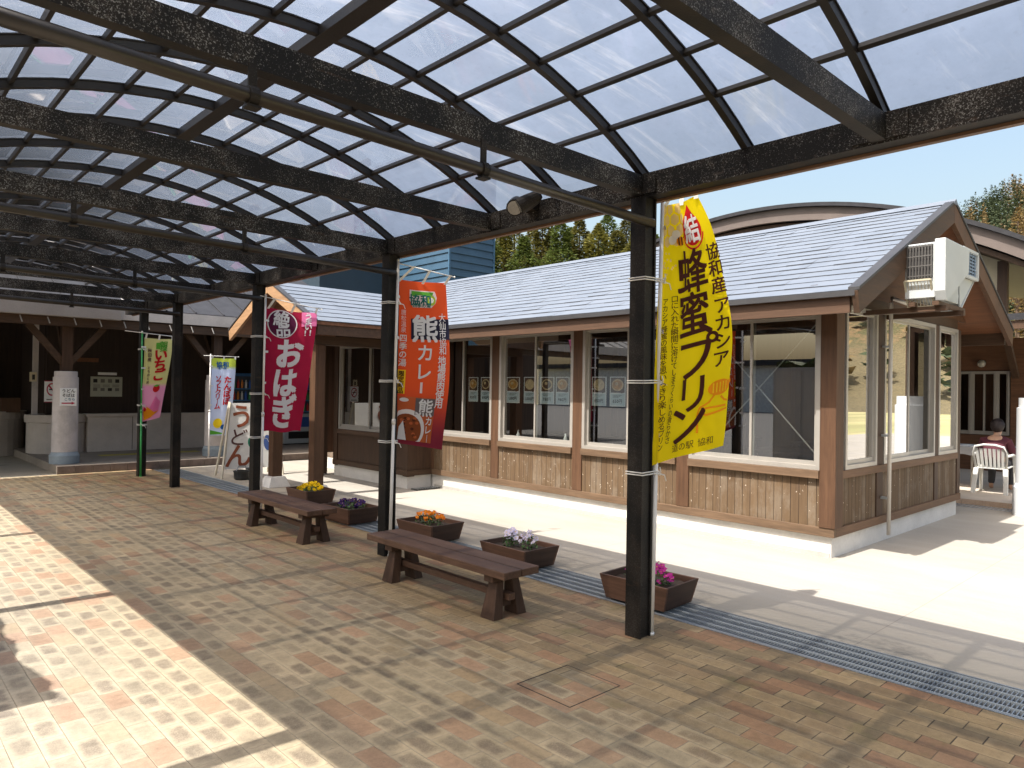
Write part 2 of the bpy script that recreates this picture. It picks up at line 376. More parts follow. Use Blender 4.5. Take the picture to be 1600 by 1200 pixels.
# ------------------------------------------------------------------ ground
def paver_mat():
    m = Mat('brick_pavers'); x, y, z = m.xyz()
    wob = m.noise(m.pos(), .6, 2)
    W, L = .1145, .238
    a = (x-4.47)/W; row = a.floor(); fx = a.frac()
    b = y/L+row.mod(2.0)*.5+m.white(m.comb(row, 9.0))*.12; bx = b.floor(); fy = b.frac()
    r1 = m.white(m.comb(row, bx, 1.0)); r2 = m.white(m.comb(row, bx, 2.0)); r3 = m.white(m.comb(row, bx, 3.0))
    d = ((fx.mn(fx.inv()))*W).mn((fy.mn(fy.inv()))*L)
    dx = (fx.mn(fx.inv()))*W; dy = (fy.mn(fy.inv()))*L
    joint = (d+(m.noise(m.pos(), 60, 2)-.5)*.002).step(.0006, .0030)
    low = m.noise(m.comb(row*W, bx*L), 2.2, 2); mid = m.noise(m.pos(), 9, 5, .65); fine = m.noise(m.pos(), 130, 4, .7); spk = m.noise(m.pos(), 320, 2, .6)
    cen = ((dx+(mid-.5)*.03).step(.004, .036)*(dy+(mid-.5)*.04).step(.006, .060))*((fine*.6+spk*.5+mid*.5).step(.55, 1.05, False)*1.2)*(r2*.95+.22).mn(1.0)
    cream = m.mix(r3, (.335, .295, .232), (.28, .252, .20))
    cream = m.mix((cen*1.35).mn(1.0), cream, m.mix(r2, (.085, .076, .066), (.14, .118, .10)))
    terra = m.mix(r3, (.30, .205, .155), (.235, .155, .112)); terra = m.mix(fine.step(.4, .7)*.25, terra, (.22, .15, .11))
    isT = (r1*.55+low).lt(.60)
    brown = m.mix(r3, (.27, .212, .15), (.29, .25, .19)); isB = (r1).gt(.93)
    c = m.mix(isT*.8, cream, terra); c = m.mix(isB, c, brown)
    # the run nearest the drain is stained brown and mossy
    zone = (x+(low-.5)*1.8+(mid-.5)*.9).step(2.5, 3.75)
    st = m.mix((r3*.5+mid*.7).step(.3, .85), (.145, .098, .055), (.27, .20, .115))
    st = m.mix(isT, st, (.22, .125, .075))
    c = m.mix(zone*.72, c, st)
    warm = x.step(.3, 2.4); c = m.mix(warm*.9, c, (1.0, .87, .64), 'MULTIPLY')  # warm under-canopy light tinted into the brick colour
    dirt = m.noise(m.pos(), 2.6, 6, .72).step(.56, .74)
    c = m.mix(dirt*.4, c, (.15, .12, .09))
    spots = m.noise(m.pos(), 55, 2, .5).step(.66, .72); c = m.mix(spots*.35, c, (.11, .09, .075))
    tone = m.noise(m.pos(), .45, 2).step(.3, .7); c = m.mix(tone*.22, c, (.30, .25, .18))
    dark = zone*r2.gt(.35)
    gap = m.mix(zone, (.27, .225, .165), (.12, .085, .055))
    c = m.mix(joint.inv()*.85, c, gap)
    grit = m.noise(m.pos(), 26, 8, .75); blot = m.noise(m.pos(), 6, 7, .75)
    val = (grit*.9+blot*.7+.32+(r2-.5)*(zone*.22+.08)).mx(.3)
    c = m.mix(1.0, c, m.comb(val, val, val), 'MULTIPLY')
    soot = (blot*.6+m.noise(m.pos((1, .35, 1)), 4.0, 5, .7)*.5).step(.60, .72)*zone
    c = m.mix(soot*.55, c, (.075, .062, .055))
    moss = m.noise(m.pos(), 3.1, 6, .7).step(.55, .66)*zone; c = m.mix(moss*.35, c, (.15, .13, .045))
    endgap = (dy+(grit-.5)*.006).step(.0015, .005).inv()*zone*r1.gt(.45); c = m.mix(endgap*.8, c, (.045, .03, .02))
    m.setcol(c); m.rough(.78); m.bump(joint*.9+grit*.35+fine*.25+r1*.3, .6, .009)
    m.b.inputs['Specular IOR Level'].default_value = .3
    return m.m
def plaza_mat():
    m = Mat('pale_concrete_slab'); x, y, z = m.xyz()
    n = m.noise(m.pos((1, .25, 1)), 1.6, 6, .65); f = m.noise(m.pos(), 45, 4, .7); b = m.noise(m.pos(), .5, 3)
    c = m.mix((n*.7+f*.3).step(.35, .65, False), (.29, .265, .228), (.365, .338, .295))
    c = m.mix(b.step(.5, .75)*.35, c, (.36, .34, .31))
    edge = (x+(n-.5)*.5).step(5.0, 5.9).inv(); c = m.mix(edge*.6, c, (.34, .285, .205))  # warm canopy light put into the slab colour beside the drain
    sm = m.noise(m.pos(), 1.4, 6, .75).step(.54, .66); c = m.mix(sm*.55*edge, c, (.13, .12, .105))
    pt = m.noise(m.pos((1, .5, 1)), .8, 7, .72).step(.52, .66); c = m.mix(pt*.35, c, (.28, .245, .19)); dk = m.noise(m.pos(), 14, 6, .75).step(.60, .70); c = m.mix(dk*.25, c, (.2, .18, .15))
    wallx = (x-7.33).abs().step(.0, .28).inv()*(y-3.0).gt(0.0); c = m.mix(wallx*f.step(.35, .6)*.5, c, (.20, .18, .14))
    j = (((y-.4)/3.0).frac()-.5).abs().step(.0, .0022); j2 = (x-5.95).abs().step(.002, .006)
    c = m.mix(j.mn(j2).inv()*.6, c, (.17, .15, .13))
    m.setcol(c); m.rough(.85); m.bump(f*.4+n*.3, .25, .006); return m.m
def grass_mat():
    m = Mat('dry_field_grass'); n = m.noise(m.pos(), .06, 6, .6); f = m.noise(m.pos(), 9, 5, .7)
    x, y, z = m.xyz(); band = m.noise(m.pos((.02, .22, 1)), 1.0, 3)
    c = m.mix(f, (.30, .27, .12), (.46, .41, .21)); c = m.mix(n.step(.45, .6)*.5, c, (.20, .22, .08)); c = m.mix(band.step(.48, .58)*.6, c, (.23, .21, .10))
    m.setcol(c); m.rough(.95); m.bump(f, .5, .03); return m.m
g = MB(); g.grid(lambda u, v: ((u-.5)*1800, (v-.5)*1800, -.36), 4, 4); kind(g.build('ground', grass_mat()), 'structure')
g = MB(); g.box(-2.8, 4.47, -6, 15.08, -.3, 0); kind(g.build('brick_paving', paver_mat()), 'structure')
g = MB(); g.box(4.93, 34, -6, 15.02, -.3, 0); g.box(-2.8, 4.47, 15.083, 40, -.3, .0); kind(g.build('concrete_plaza', plaza_mat()), 'structure')
ASPH = surf('asphalt', (.060, .058, .056), .9, .2, 2, 60, .3)
g = MB(); g.box(-60, -2.803, -30, 60, -.3, -.012); kind(g.build('parking_lot', ASPH), 'structure')
DARKPIT = surf('drain_channel_concrete', (.07, .065, .06), .9)
g = MB(); g.box(4.472, 4.928, -6, 15.0, -.34, -.29); g.box(4.472, 4.49, -6, 15.0, -.29, -.055); g.box(4.91, 4.928, -6, 15.0, -.29, -.055)
kind(g.build('drain_channel', DARKPIT), 'structure')
GALV = plain('bright_zinc', (.36, .39, .41), .5, .2)
dg = thing('drain_grate', 'long galvanised steel grating strip set between brick paving and concrete', 'drain', (4.7, 4, 0))
g = MB(); y = -3.0
while y < 14.9: g.box(4.505, 4.895, y, y+.005, -.035, -.004); y += .0215
g.build('cross_bar', STEEL, dg)['kind'] = 'stuff'
for x in (4.505, 4.60, 4.70, 4.80, 4.895):
    g = MB(); g.box(x-.004, x+.004, -3, 14.9, -.03, .0015); g.build('long_bar', GALV, dg)
g = MB(); g.box(4.4725, 4.485, -3, 14.9, -.04, .004); g.box(4.915, 4.9275, -3, 14.9, -.04, .004); g.build('frame', STEEL, dg)
ac = thing('access_cover', 'square paved access cover with dark edge gap in the brick paving', 'manhole cover', (3.03, 2.72, 0))
g = MB()
for a, b in (((2.82, 2.52), (3.24, 2.52)), ((2.82, 2.92), (3.24, 2.92)), ((2.82, 2.52), (2.82, 2.92))):
    g.beam((a[0], a[1], .0), (b[0], b[1], .0), .006, .003)
g.build('edge_gap', surf('dark_gap', (.04, .03, .022), .9), ac)
g = MB(); g.beam((3.24, 2.525, .001), (3.24, 2.915, .0), .002, .003); g.build('edge_trim', DARKPIT, ac)

# ------------------------------------------------------------------ canopy
CX, CR, CZ0 = 2.0, 3.91, 3.66-3.91       # arch centre x, radius, centre height
XE, Y1, SP = 4.0, 2.964, 3.0865
def arch(x, off=0.0):
    t = (x-CX)/CR; a = math.asin(max(-1, min(1, t))); return Vector((CX+(CR+off)*math.sin(a), 0, CZ0+(CR+off)*math.cos(a)))
AMAX = math.asin((XE-CX)/CR)
def arcpt(k, off, y):
    """k from -1 (left eave) to 1 (right eave)"""
    a = AMAX*k; return Vector((CX+(CR+off)*math.sin(a), y, CZ0+(CR+off)*math.cos(a)))
can = thing('walkway_canopy', 'long black steel canopy with arched ribs and smoky clear roof panels', 'canopy', (2, 6, 0))
YA, YB = -3.4, 15.0
posts = [Y1+SP*i for i in range(-2, 4)]+[14.0]
for y in posts:
    g = MB(); g.box(XE-.055, XE+.055, y-.05, y+.05, 0.0, 2.98); g.box(XE-.062, XE-.045, y-.062, y+.062, 0.0, 2.98); g.box(XE+.045, XE+.062, y-.062, y+.062, 0, 2.98)
    o = g.build('post', BLACKP, can)
    if y > 2: g = MB(); g.box(-.06, .06, y+.30-.06, y+.30+.06, 0, 2.98); g.build('post', BLACKP, can)
def channel(mb, a, b, h, wd, side):
    """C-section from a to b (bottom line), web of height h, flanges towards side"""
    a, b, s = Vector(a), Vector(b), Vector(side)
    def bar(o0, w0, z0, z1):
        p = [a+s*o0, a+s*(o0+w0), b+s*(o0+w0), b+s*o0]
        mb.hexa([q+Vector((0, 0, z0)) for q in p]+[q+Vector((0, 0, z1)) for q in p])
    bar(0, .012, .010, h-.010); bar(0, wd, 0, .010); bar(0, wd, h-.010, h)
for sx, x in ((1, XE-.05), (-1, .05)):
    g = MB(); channel(g, (x, YA, 2.98), (x, YB, 2.98), .16, .11, (sx, 0, 0)); g.build('eave_beam', BLACK, can)
    g = MB(); g.box(*sorted((x+sx*.115, x+sx*.155)), YA, YB, 2.965, 3.06); g.build('gutter', surf('gutter_brown', (.16, .085, .045), .5, .25), can)
BY = [Y1+SP/2*k for k in range(-4, 8)]
for y in BY:
    g = MB(); channel(g, (.063, y-.035, 2.99), (XE-.053, y-.035, 2.99), .135, .07, (0, 1, 0)); g.build('cross_beam', BLACK, can)
    for a, b in ((y-.14, y-.037), (y+.037, y+.14)):
        g = MB(); g.box(XE-.066, XE-.0505, a, b, 2.997, 3.12); g.build('end_cleat', BLACK, can)
RY = [Y1+SP/4*k for k in range(-8, 16)]
def arcbar(mb, y, w, off0, off1, n=20, k0=-1, k1=1):
    vs, fs = [], []
    for i in range(n+1):
        k = k0+(k1-k0)*i/n
        for (oy, of) in ((-w/2, off0), (w/2, off0), (w/2, off1), (-w/2, off1)): vs.append(arcpt(k, of, y+oy))
    for i in range(n):
        for j in range(4): fs.append((4*i+j, 4*i+(j+1) % 4, 4*i+4+(j+1) % 4, 4*i+4+j))
    fs += [(3, 2, 1, 0), (4*n, 4*n+1, 4*n+2, 4*n+3)]; mb.add(vs, fs)
for y in RY:
    g = MB(); arcbar(g, y, .042, 0, .05); arcbar(g, y, .056, .05, .058); g.build('rib', RIBM, can)
KS = [(x-CX)/1 for x in (2.315, 2.63, 2.945, 3.265, 3.585)]
KS = [math.asin(d/CR)/AMAX for d in KS]
for k in [-q for q in KS]+KS:
    g = MB(); c = arcpt(k, .036, 0); n = (c-Vector((CX, 0, CZ0))).normalized(); g.beam((c.x, YA, c.z), (c.x, YB, c.z), .028, .03, n); g.build('purlin', RIBM, can)
c = arcpt(0, .0, 0); g = MB(); g.box(CX-.055, CX+.055, YA, YB, c.z-.01, c.z+.05); g.build('ridge_purlin', RIBM, can)
edges = [YA]+RY[0:]+[YB]
for a, b in zip(RY[:-1], RY[1:]):
    g = MB(); g.grid(lambda u, v: arcpt(-1.02+2.04*u, .066, a+(b-a)*v), 30, 1); g.build('roof_panel', PANEL, can, smooth=True)
g = MB(); g.grid(lambda u, v: arcpt(-1.02+2.04*u, .066, RY[-1]+(YB-RY[-1])*v), 30, 1); g.build('roof_panel', PANEL, can, smooth=True)
for i, y in enumerate(posts[1:-1]):
    y -= .075
    g = MB(); z = lambda x: 2.875-.018*x
    g.tube([(.07, y, z(.07)), (.8, y, z(.8)), (2.4, y, z(2.4)), (XE, y, z(XE))], .032, 12); o = g.build('service_pipe', PIPEM, can, smooth=True)
    for x in (1.22, 2.48):
        g = MB(); g.box(x-.018, x+.018, y-.006, y+.006, z(x)+.03, 2.99); g.tube([(x-.02, y, z(x)), (x+.02, y, z(x))], .041, 12); g.box(x-.03, x+.03, y-.028, y+.028, z(x)-.052, z(x)-.041)
        g.build('pipe_hanger', BLACKP, can)
# flood lamps on the eave beam
LMP = thing('flood_lamp', 'twin black floodlight clamped on canopy beam left of yellow banner', 'lamp', (XE-.12, 3.98, 3.12))
g = MB(); g.box(XE-.13, XE-.055, 3.92, 4.05, 3.06, 3.13); g.build('bracket', BLACKP, LMP)
DLENS = surf('lamp_reflector', (.14, .14, .14), .15, .2, metal=.9)
for dy, a in ((.0, -.5), (-.16, .5)):
    c = Vector((XE-.20, 4.03+dy, 3.10)); d = Vector((-.6, a, -.45)).normalized()
    g = MB(); g.tube([c-d*.09, c-d*.06, c+d*.01, c+d*.09, c+d*.10], [.025, .048, .058, .066, .066], 14); o = g.build('lamp_housing', BLACKP, LMP, smooth=False)
    g = MB(); g.tube([c+d*.101, c+d*.104], [.055, .055], 14); g.build('lens', DLENS, o)
def move_copy(root, off, label):
    c = copy_tree(root); c.location = Vector(root.location)+Vector(off); c['label'] = label; return c
LMP['group'] = 'flood lamps on the canopy beam'
move_copy(LMP, (0, 4.72, 0), 'twin black floodlight on canopy beam above the maroon banner')
move_copy(LMP, (-.05, 9.9, 0), 'twin black floodlight on canopy beam near the strawberry banner')

# ------------------------------------------------------------------ dining house
XW, YG, XR2 = 7.35, 3.05, 11.55
dh = thing('dining_house', 'single storey timber dining house with pale shingle roof and tall windows', 'house', (9.4, 3, 0))
def part(name, mb, mat, parent=dh, bevel=0, smooth=False): return mb.build(name, mat, parent, smooth, bevel)
# foundation
g = MB(); g.box(XW+.02, XR2-.02, YG+.02, 14, -.02, .215); part('foundation', g, CONCW)
g = MB(); g.box(6.87, XW, 9.80, 12.2, -.02, .215); part('foundation', g, CONCW)
g = MB(); g.box(XW+.005, XW+.02, YG+.03, 9.7, -.02, .05); part('foundation_toe', g, CONC)
# skirting boards
g = MB(); g.box(XW-.025, XW+.03, YG-.025, 9.78, .215, .305); part('skirting', g, SILLY, bevel=.004)
g = MB(); g.box(XW+.03, XR2+.02, YG-.025, YG+.03, .215, .305); part('skirting', g, SILLX, bevel=.004)
g = MB(); g.box(6.83, XW-.025, 9.75, 9.80, .215, .305); g.box(6.83, 6.88, 9.80, 12.2, .215, .305); part('skirting', g, DARKWX)
# siding below windows
g = MB(); g.box(XW, XW+.06, YG+.03, 9.76, .305, .80); part('siding', g, SIDY)
g = MB(); g.box(XW+.06, XR2, YG, YG+.06, .305, .80); part('siding', g, SIDX)
g = MB(); g.box(6.86, XW, 9.78, 9.84, .305, .80); g.box(6.86, 6.92, 9.84, 12.2, .305, .80); part('siding', g, DARKW)
# corner and bay posts
PY = [4.82, 6.495, 8.175]
g = MB(); g.box(XW-.035, XW+.16, YG-.035, YG+.13, .305, 2.52); part('corner_post', g, BRW, bevel=.006)
for y in PY+[9.80]:
    g = MB(); g.box(XW-.02, XW+.11, y-.085, y+.085, .307, 2.52); part('wall_post', g, BRW, bevel=.005)
for a, b in ((8.47, 8.66), (10.46, 10.60), (11.43, 11.57)):
    g = MB(); g.box(a, b, YG-.015, YG+.10, .307, 2.60); part('wall_post', g, DARKW, bevel=.005)
g = MB(); g.box(6.84, 6.96, 12.06, 12.2, .2, 2.5); part('wall_post', g, DARKW)
g = MB(); g.box(6.84, 6.98, 9.76, 9.90, .2, 2.5); part('wall_post', g, DARKW)
def win(p0, du, Lw, z0, z1, nrm, glass, split=None, parent=dh, fr=.045, frame=ALU, screen=False):
    """window: p0 start (x,y), du unit direction, Lw length; nrm outward"""
    du = Vector((*du, 0)); nn = Vector((*nrm, 0)); P = Vector((*p0, 0))
    def bar(a, b, za, zb, o0, o1, mb):
        q = [P+du*a+nn*o0, P+du*b+nn*o0, P+du*b+nn*o1, P+du*a+nn*o1]
        mb.hexa([x+Vector((0, 0, za)) for x in q]+[x+Vector((0, 0, zb)) for x in q])
    g = MB(); bar(0, Lw, z0, z0+fr, -.06, .02, g); bar(0, Lw, z1-fr, z1, -.06, .02, g); bar(0, fr, z0+fr, z1-fr, -.06, .02, g); bar(Lw-fr, Lw, z0+fr, z1-fr, -.06, .02, g)
    f = g.build('window', frame, parent)
    n = 1 if split is None else 2; spl = [fr, split if split else Lw-fr, Lw-fr]
    for i in range(n):
        a, b = spl[i], spl[i+1]; o = -.018 if i == 0 else -.045; t = .028
        if n == 2: a, b = (a, b+.022) if i == 0 else (a-.022, b)
        g = MB(); bar(a, b, z0+fr, z0+fr+t*1.6, o-.011, o+.011, g); bar(a, b, z1-fr-t, z1-fr, o-.011, o+.011, g); bar(a, a+t, z0+fr+t*1.6, z1-fr-t, o-.011, o+.011, g); bar(b-t, b, z0+fr+t*1.6, z1-fr-t, o-.011, o+.011, g)
        g.build('sash', frame, f)
        g = MB(); q = [P+du*(a+t)+nn*o, P+du*(b-t)+nn*o]
        g.quad(q[0]+Vector((0, 0, z0+fr+t)), q[1]+Vector((0, 0, z0+fr+t)), q[1]+Vector((0, 0, z1-fr-t)), q[0]+Vector((0, 0, z1-fr-t)))
        g.build('pane', glass[i] if isinstance(glass, (list, tuple)) else glass, f)
    return f
bays = [(YG+.13, PY[0]-.085), (PY[0]+.085, PY[1]-.085), (PY[1]+.085, PY[2]-.085), (PY[2]+.085, 9.715)]
for a, b in bays:
    win((XW, a), (0, 1), b-a, .885, 2.515, (-1, 0), GLASS, (b-a)*.5)
    g = MB(); g.box(XW-.05, XW+.05, a+.002, b-.002, .80, .883); part('window_sill', g, SILLY, bevel=.004)
SCREEN = glassy('insect_screen_glass', (.28, .28, .27), base=.03, gain=.8)
win((7.60, YG), (1, 0), .86, .885, 2.60, (0, -1), GLASSR); win((8.67, YG), (1, 0), 1.78, .885, 2.60, (0, -1), [GLASSR, SCREEN], .86); win((10.61, YG), (1, 0), .81, .885, 2.60, (0, -1), GLASSR)
g = MB(); g.box(XW+.165, XR2-.13, YG-.03, YG+.05, .80, .883); part('window_sill', g, SILLX, bevel=.004)
g = MB(); g.box(XW+.162, 7.598, YG+.01, YG+.07, .884, 2.60); part('wall_panel', g, DARKW)
win((6.86, 12.02), (0, -1), 2.05, .885, 2.45, (-1, 0), GLASS, 1.0)
g = MB(); g.box(6.82, 6.9, 9.92, 12.03, .80, .883); part('window_sill', g, DARKWY)
g = MB(); g.box(6.96, XW-.022, 9.79, 9.84, .80, 2.5); part('wall_panel', g, DARKW)
# header, upper gable wall
g = MB(); g.box(XW-.03, XW+.12, YG+.14, 9.72, 2.517, 2.66); part('header_beam', g, HEADY)
g = MB(); g.box(6.98, XR2-.02, YG+.02, YG+.09, 2.605, 2.74); part('header_beam', g, DARKWX)
g = MB(); g.prism([(7.22, YG+.03, 2.741), (11.98, YG+.03, 2.741), (9.6, YG+.03, 3.85)], (0, .05, 0)); part('gable_wall', g, wood('gable_boards', (.11, .055, .03), 'x', .65, .3))
# brace rods just inside the corner bay, timber posts, back wall with windows
RODM = plain('brace_rod', (.55, .53, .5), .3, .6)
for (a, b) in (((3.3, 2.5), (4.75, .95)), ((3.3, .95), (4.75, 2.5))):
    g = MB(); g.tube([(XW+.30, a[0], a[1]), (XW+.30, b[0], b[1])], .008, 6); part('brace_rod', g, RODM)
g = MB(); g.box(XW+.02, XR2-.02, YG+.09, 14, .215, .26); part('floor', g, INTF)
for x, y in ((8.9, 4.9), (10.2, 4.9), (8.9, 8.2), (10.2, 8.2)):
    g = MB(); g.box(x-.07, x+.07, y-.07, y+.07, .26, 2.62); part('inner_post', g, BRW)
g = MB(); g.box(XR2-.08, XR2, YG+.1, 13.9, .215, 2.75); part('back_wall', g, INT)
g = MB(); g.box(XW, XR2, 13.92, 14, .2, 3.2); g.box(6.9, XW, 12.2, 12.28, .2, 2.7); part('end_wall', g, INT)
for y in (4.9, 6.5, 8.2): 
    g = MB(); g.box(XW+.2, XR2-.1, y-.06, y+.06, 2.62, 2.78); part('tie_beam', g, INT)
# roof
SHG = Mat('pale_slate_shingles'); _x, _y, _z = SHG.xyz()
_t = SHG.white(SHG.comb((_y/.31+(_z/.0782).floor()*.37).floor(), (_x/.31+(_z/.0782).floor()*.37).floor(), (_z/.0782).floor()))
_c = SHG.mix(_t, (.120, .141, .176), (.140, .162, .20)); _c = SHG.mix(SHG.noise(SHG.pos(), 1.5, 5, .7).step(.45, .7)*.3, _c, (.14, .155, .18))
SHG.setcol(_c); SHG.rough(.6); SHG.bump(SHG.noise(SHG.pos(), 80, 3), .2, .003); SHG.b.inputs['Specular IOR Level'].default_value = .3; SHG = SHG.m
EDGE = surf('dark_roof_edge', (.035, .034, .036), .5, .2)
RZ, EZ, XL, XRR, XRG, YR0 = 3.96, 2.63, 6.78, 12.42, 9.6, 2.63
sl = (RZ-EZ)/(XRG-XL)
VY0, VY1, VX = 9.55, 12.55, 8.30
NC = 17
BUTT = surf('shingle_shade_line', (.03, .033, .04), .8)  # butts coloured dark to draw the shade line under each course
def valley(x): return (VY0+(x-XL), VY1-(x-XL))
g = MB()
for i in range(NC):
    xa, xb = XL+(XRG-XL)*i/NC, XL+(XRG-XL)*(i+1)/NC; za, zb = EZ+sl*(xa-XL), EZ+sl*(xb-XL); h = .016
    segs = [(YR0, 14.0)]
    if xa < VX:
        v0, v1 = valley((xa+xb)/2); segs = [(YR0, v0), (v1, 14.0)] if v1 > v0 else segs
    for y0, y1 in segs:
        y = y0-random.random()*.2
        while y < y1:
            a, b = max(y, y0), min(y+.30, y1-.001); h = random.uniform(.005, .011); e = random.uniform(.006, .016)
            if b > a:
                g.cur = 0; g.quad((xa-e, a, za+h), (xa-e, b, za+h), (xb, b, zb+.003), (xb, a, zb+.003))
                g.cur = 1; g.quad((xa-e, a, za-.006), (xa-e, b, za-.006), (xa-e, b, za+h), (xa-e, a, za+h))
            y += .30
part('roof_shingles', g, [SHG, BUTT])
g = MB()
for i in range(NC):
    xa, xb = XRR-(XRR-XRG)*i/NC, XRR-(XRR-XRG)*(i+1)/NC; za, zb = EZ+(RZ-EZ)*i/NC, EZ+(RZ-EZ)*(i+1)/NC
    g.quad((xa, YR0, za+.016), (xb, YR0, zb+.002), (xb, 14, zb+.002), (xa, 14, za+.016)); g.quad((xa, YR0, za), (xa, 14, za), (xa, 14, za+.016), (xa, YR0, za+.016))
part('roof_shingles', g, SHG)
g = MB()      # roof deck / soffit
def deck(mb, p, t=.05, gap=.006):
    p = [Vector(q)-Vector((0, 0, gap)) for q in p]; mb.hexa([q-Vector((0, 0, t)) for q in p]+p)
deck(g, [(XL, YR0+.03, EZ), (XRG, YR0+.03, RZ), (XRG, VY0, RZ), (XL, VY0, EZ)])
deck(g, [(XRG, YR0+.03, RZ), (XRR, YR0+.03, EZ), (XRR, 14, EZ), (XRG, 14, RZ)])
deck(g, [(VX, VY0+.001, EZ+sl*(VX-XL)), (XRG, VY0+.001, RZ), (XRG, 14, RZ), (VX, 14, EZ+sl*(VX-XL))])
part('soffit', g, SOFF)
g = MB(); g.box(XL-.03, XL+.015, YR0, VY0-.03, EZ-.055, EZ-.006); part('eave_edge', g, EDGE)
g = MB(); g.box(XL+.016, XL+.06, YR0+.06, VY0+.02, EZ-.205, EZ-.057); part('fascia', g, HEADY)
g = MB(); g.box(XRR-.06, XRR-.01, YR0+.06, 14, EZ-.2, EZ-.02); part('fascia', g, DARKWY)
for s, xe in ((1, XL), (-1, XRR)):
    g = MB(); d = Vector((XRG-xe, 0, RZ-EZ)); n = d.normalized(); dn = Vector((0, 0, -1))
    a = Vector((xe-s*.03, YR0-.03, EZ-.012)); b = Vector((XRG-s*.001, YR0-.03, RZ-.002)); hgt = .235
    g.prism([a, b, b+dn*hgt, a+dn*(hgt-.03)+Vector((s*.05, 0, 0))], (0, .055, 0)); part('barge_board', g, DARKWX if s > 0 else BRW, bevel=.004)
    g = MB(); g.prism([a+Vector((0, -.012, .006)), b+Vector((0, -.012, .006)), b+Vector((0, -.012, .035)), a+Vector((0, -.012, .035))], (0, .10, 0)); part('barge_trim', g, EDGE)
g = MB(); g.prism([(XRG-.09, YR0-.045, RZ-.02), (XRG, YR0-.045, RZ+.045), (XRG+.09, YR0-.045, RZ-.02)], (0, 11.4, 0)); part('ridge_cap', g, SHG)
g = MB()
for y in (3.4, 4.4, 5.4, 6.4, 7.4, 8.4): g.box(XL+.065, XW+.05, y-.03, y+.03, EZ-.09, EZ-.0572)
# porch wing: gable to -X, ridge along X
XP, WZ = 5.0, EZ+sl*(VX-XL)
NW = 9; g = MB()
for s, ye, yr in ((1, VY0, 11.05), (-1, VY1, 11.05)):
    for i in range(NW):
        ya, yb = ye+(yr-ye)*i/NW, ye+(yr-ye)*(i+1)/NW; za, zb = EZ+(WZ-EZ)*i/NW, EZ+(WZ-EZ)*(i+1)/NW; h = .016
        xv = XL+(VX-XL)*(i+.5)/NW
        x = XP-random.random()*.2
        while x < xv:
            a, b = max(x, XP), min(x+.30, xv-.001); h = random.uniform(.005, .011); e = s*random.uniform(.006, .016)
            if b > a:
                g.cur = 0; g.quad((a, ya-e, za+h), (b, ya-e, za+h), (b, yb, zb+.003), (a, yb, zb+.003))
                g.cur = 1; g.quad((a, ya-e, za-.006), (b, ya-e, za-.006), (b, ya-e, za+h), (a, ya-e, za+h))
            x += .30
part('porch_roof_shingles', g, [SHG, BUTT])
g = MB()
deck(g, [(XP+.03, VY0, EZ), (XP+.03, 11.05, WZ), (VX, 11.05, WZ), (XL+.05, VY0, EZ)]); deck(g, [(XP+.03, VY1, EZ), (XP+.03, 11.05, WZ), (VX, 11.05, WZ), (XL+.05, VY1, EZ)])
part('porch_soffit', g, SOFF)
for s, ye in ((1, VY0), (-1, VY1)):
    a = Vector((XP-.03, ye-s*.03, EZ-.012)); b = Vector((XP-.03, 11.05-s*.001, WZ-.002)); dn = Vector((0, 0, -1))
    g = MB(); g.prism([a, b, b+dn*.19, a+dn*.17+Vector((0, s*.04, 0))], (.05, 0, 0)); part('porch_barge_board', g, LITW, bevel=.004)
    g = MB(); g.prism([a+Vector((-.01, 0, .006)), b+Vector((-.01, 0, .006)), b+Vector((-.01, 0, .032)), a+Vector((-.01, 0, .032))], (.09, 0, 0)); part('porch_barge_trim', g, EDGE)
g = MB(); g.prism([(XP+.28, VY0+.25, 2.44), (XP+.28, VY1-.25, 2.44), (XP+.28, 11.05, WZ-.1)], (.04, 0, 0)); part('porch_gable_panel', g, SOFF)
g = MB(); g.box(XP+.08, XL-.01, VY0+.02, VY0+.07, EZ-.20, EZ-.03); part('fascia', g, HEADY)
g = MB(); g.box(XP+.22, 6.9, 9.90, 10.04, 2.30, 2.44); g.box(XP+.22, XP+.36, 10.041, 12.2, 2.30, 2.438); part('porch_beam', g, DARKWX)
for i, y in enumerate((9.97, 11.36)):
    g = MB(); g.box(XP+.22, XP+.39, y-.085, y+.085, .17, 2.30); p = part('porch_post', g, BRW, bevel=.006)
    g = MB(); c = (XP+.305, y); a, b = .19, .125
    g.hexa([(c[0]-a, c[1]-a, 0), (c[0]+a, c[1]-a, 0), (c[0]+a, c[1]+a, 0), (c[0]-a, c[1]+a, 0), (c[0]-b, c[1]-b, .17), (c[0]+b, c[1]-b, .17), (c[0]+b, c[1]+b, .17), (c[0]-b, c[1]+b, .17)]); part('post_footing', g, CONCW, p, bevel=.008)
g = MB(); g.box(6.62, 6.78, 12.3, 12.44, .02, 2.45); part('porch_post', g, DARKW)
# downpipe on the gable
g = MB(); g.tube([(9.2, YG-.10, 2.74), (8.63, YG-.10, 2.76), (8.60, YG-.10, 2.70), (8.60, YG-.10, .10)], .022, 10); part('drain_pipe', g, plain('pale_pvc', (.55, .52, .48), .4), smooth=True)
g = MB()
for z in (.5, 1.2, 2.2): g.box(8.57, 8.63, YG-.09, YG-.02, z, z+.025)
part('pipe_clip', g, STEEL)
mat_ = thing('drain_mat', 'dark slotted drain strip at the foot of the porch side wall', 'drain', (7.0, 9.55, 0))
g = MB(); g.box(6.86, 7.33, 9.50, 9.68, .002, .02); g.build('cover', surf('dark_mat', (.05, .05, .05), .8), mat_)
g = MB()
for k in range(9): g.box(6.885+k*.05, 6.9+k*.05, 9.52, 9.66, .0201, .026)
g.build('slat', STEEL, mat_)

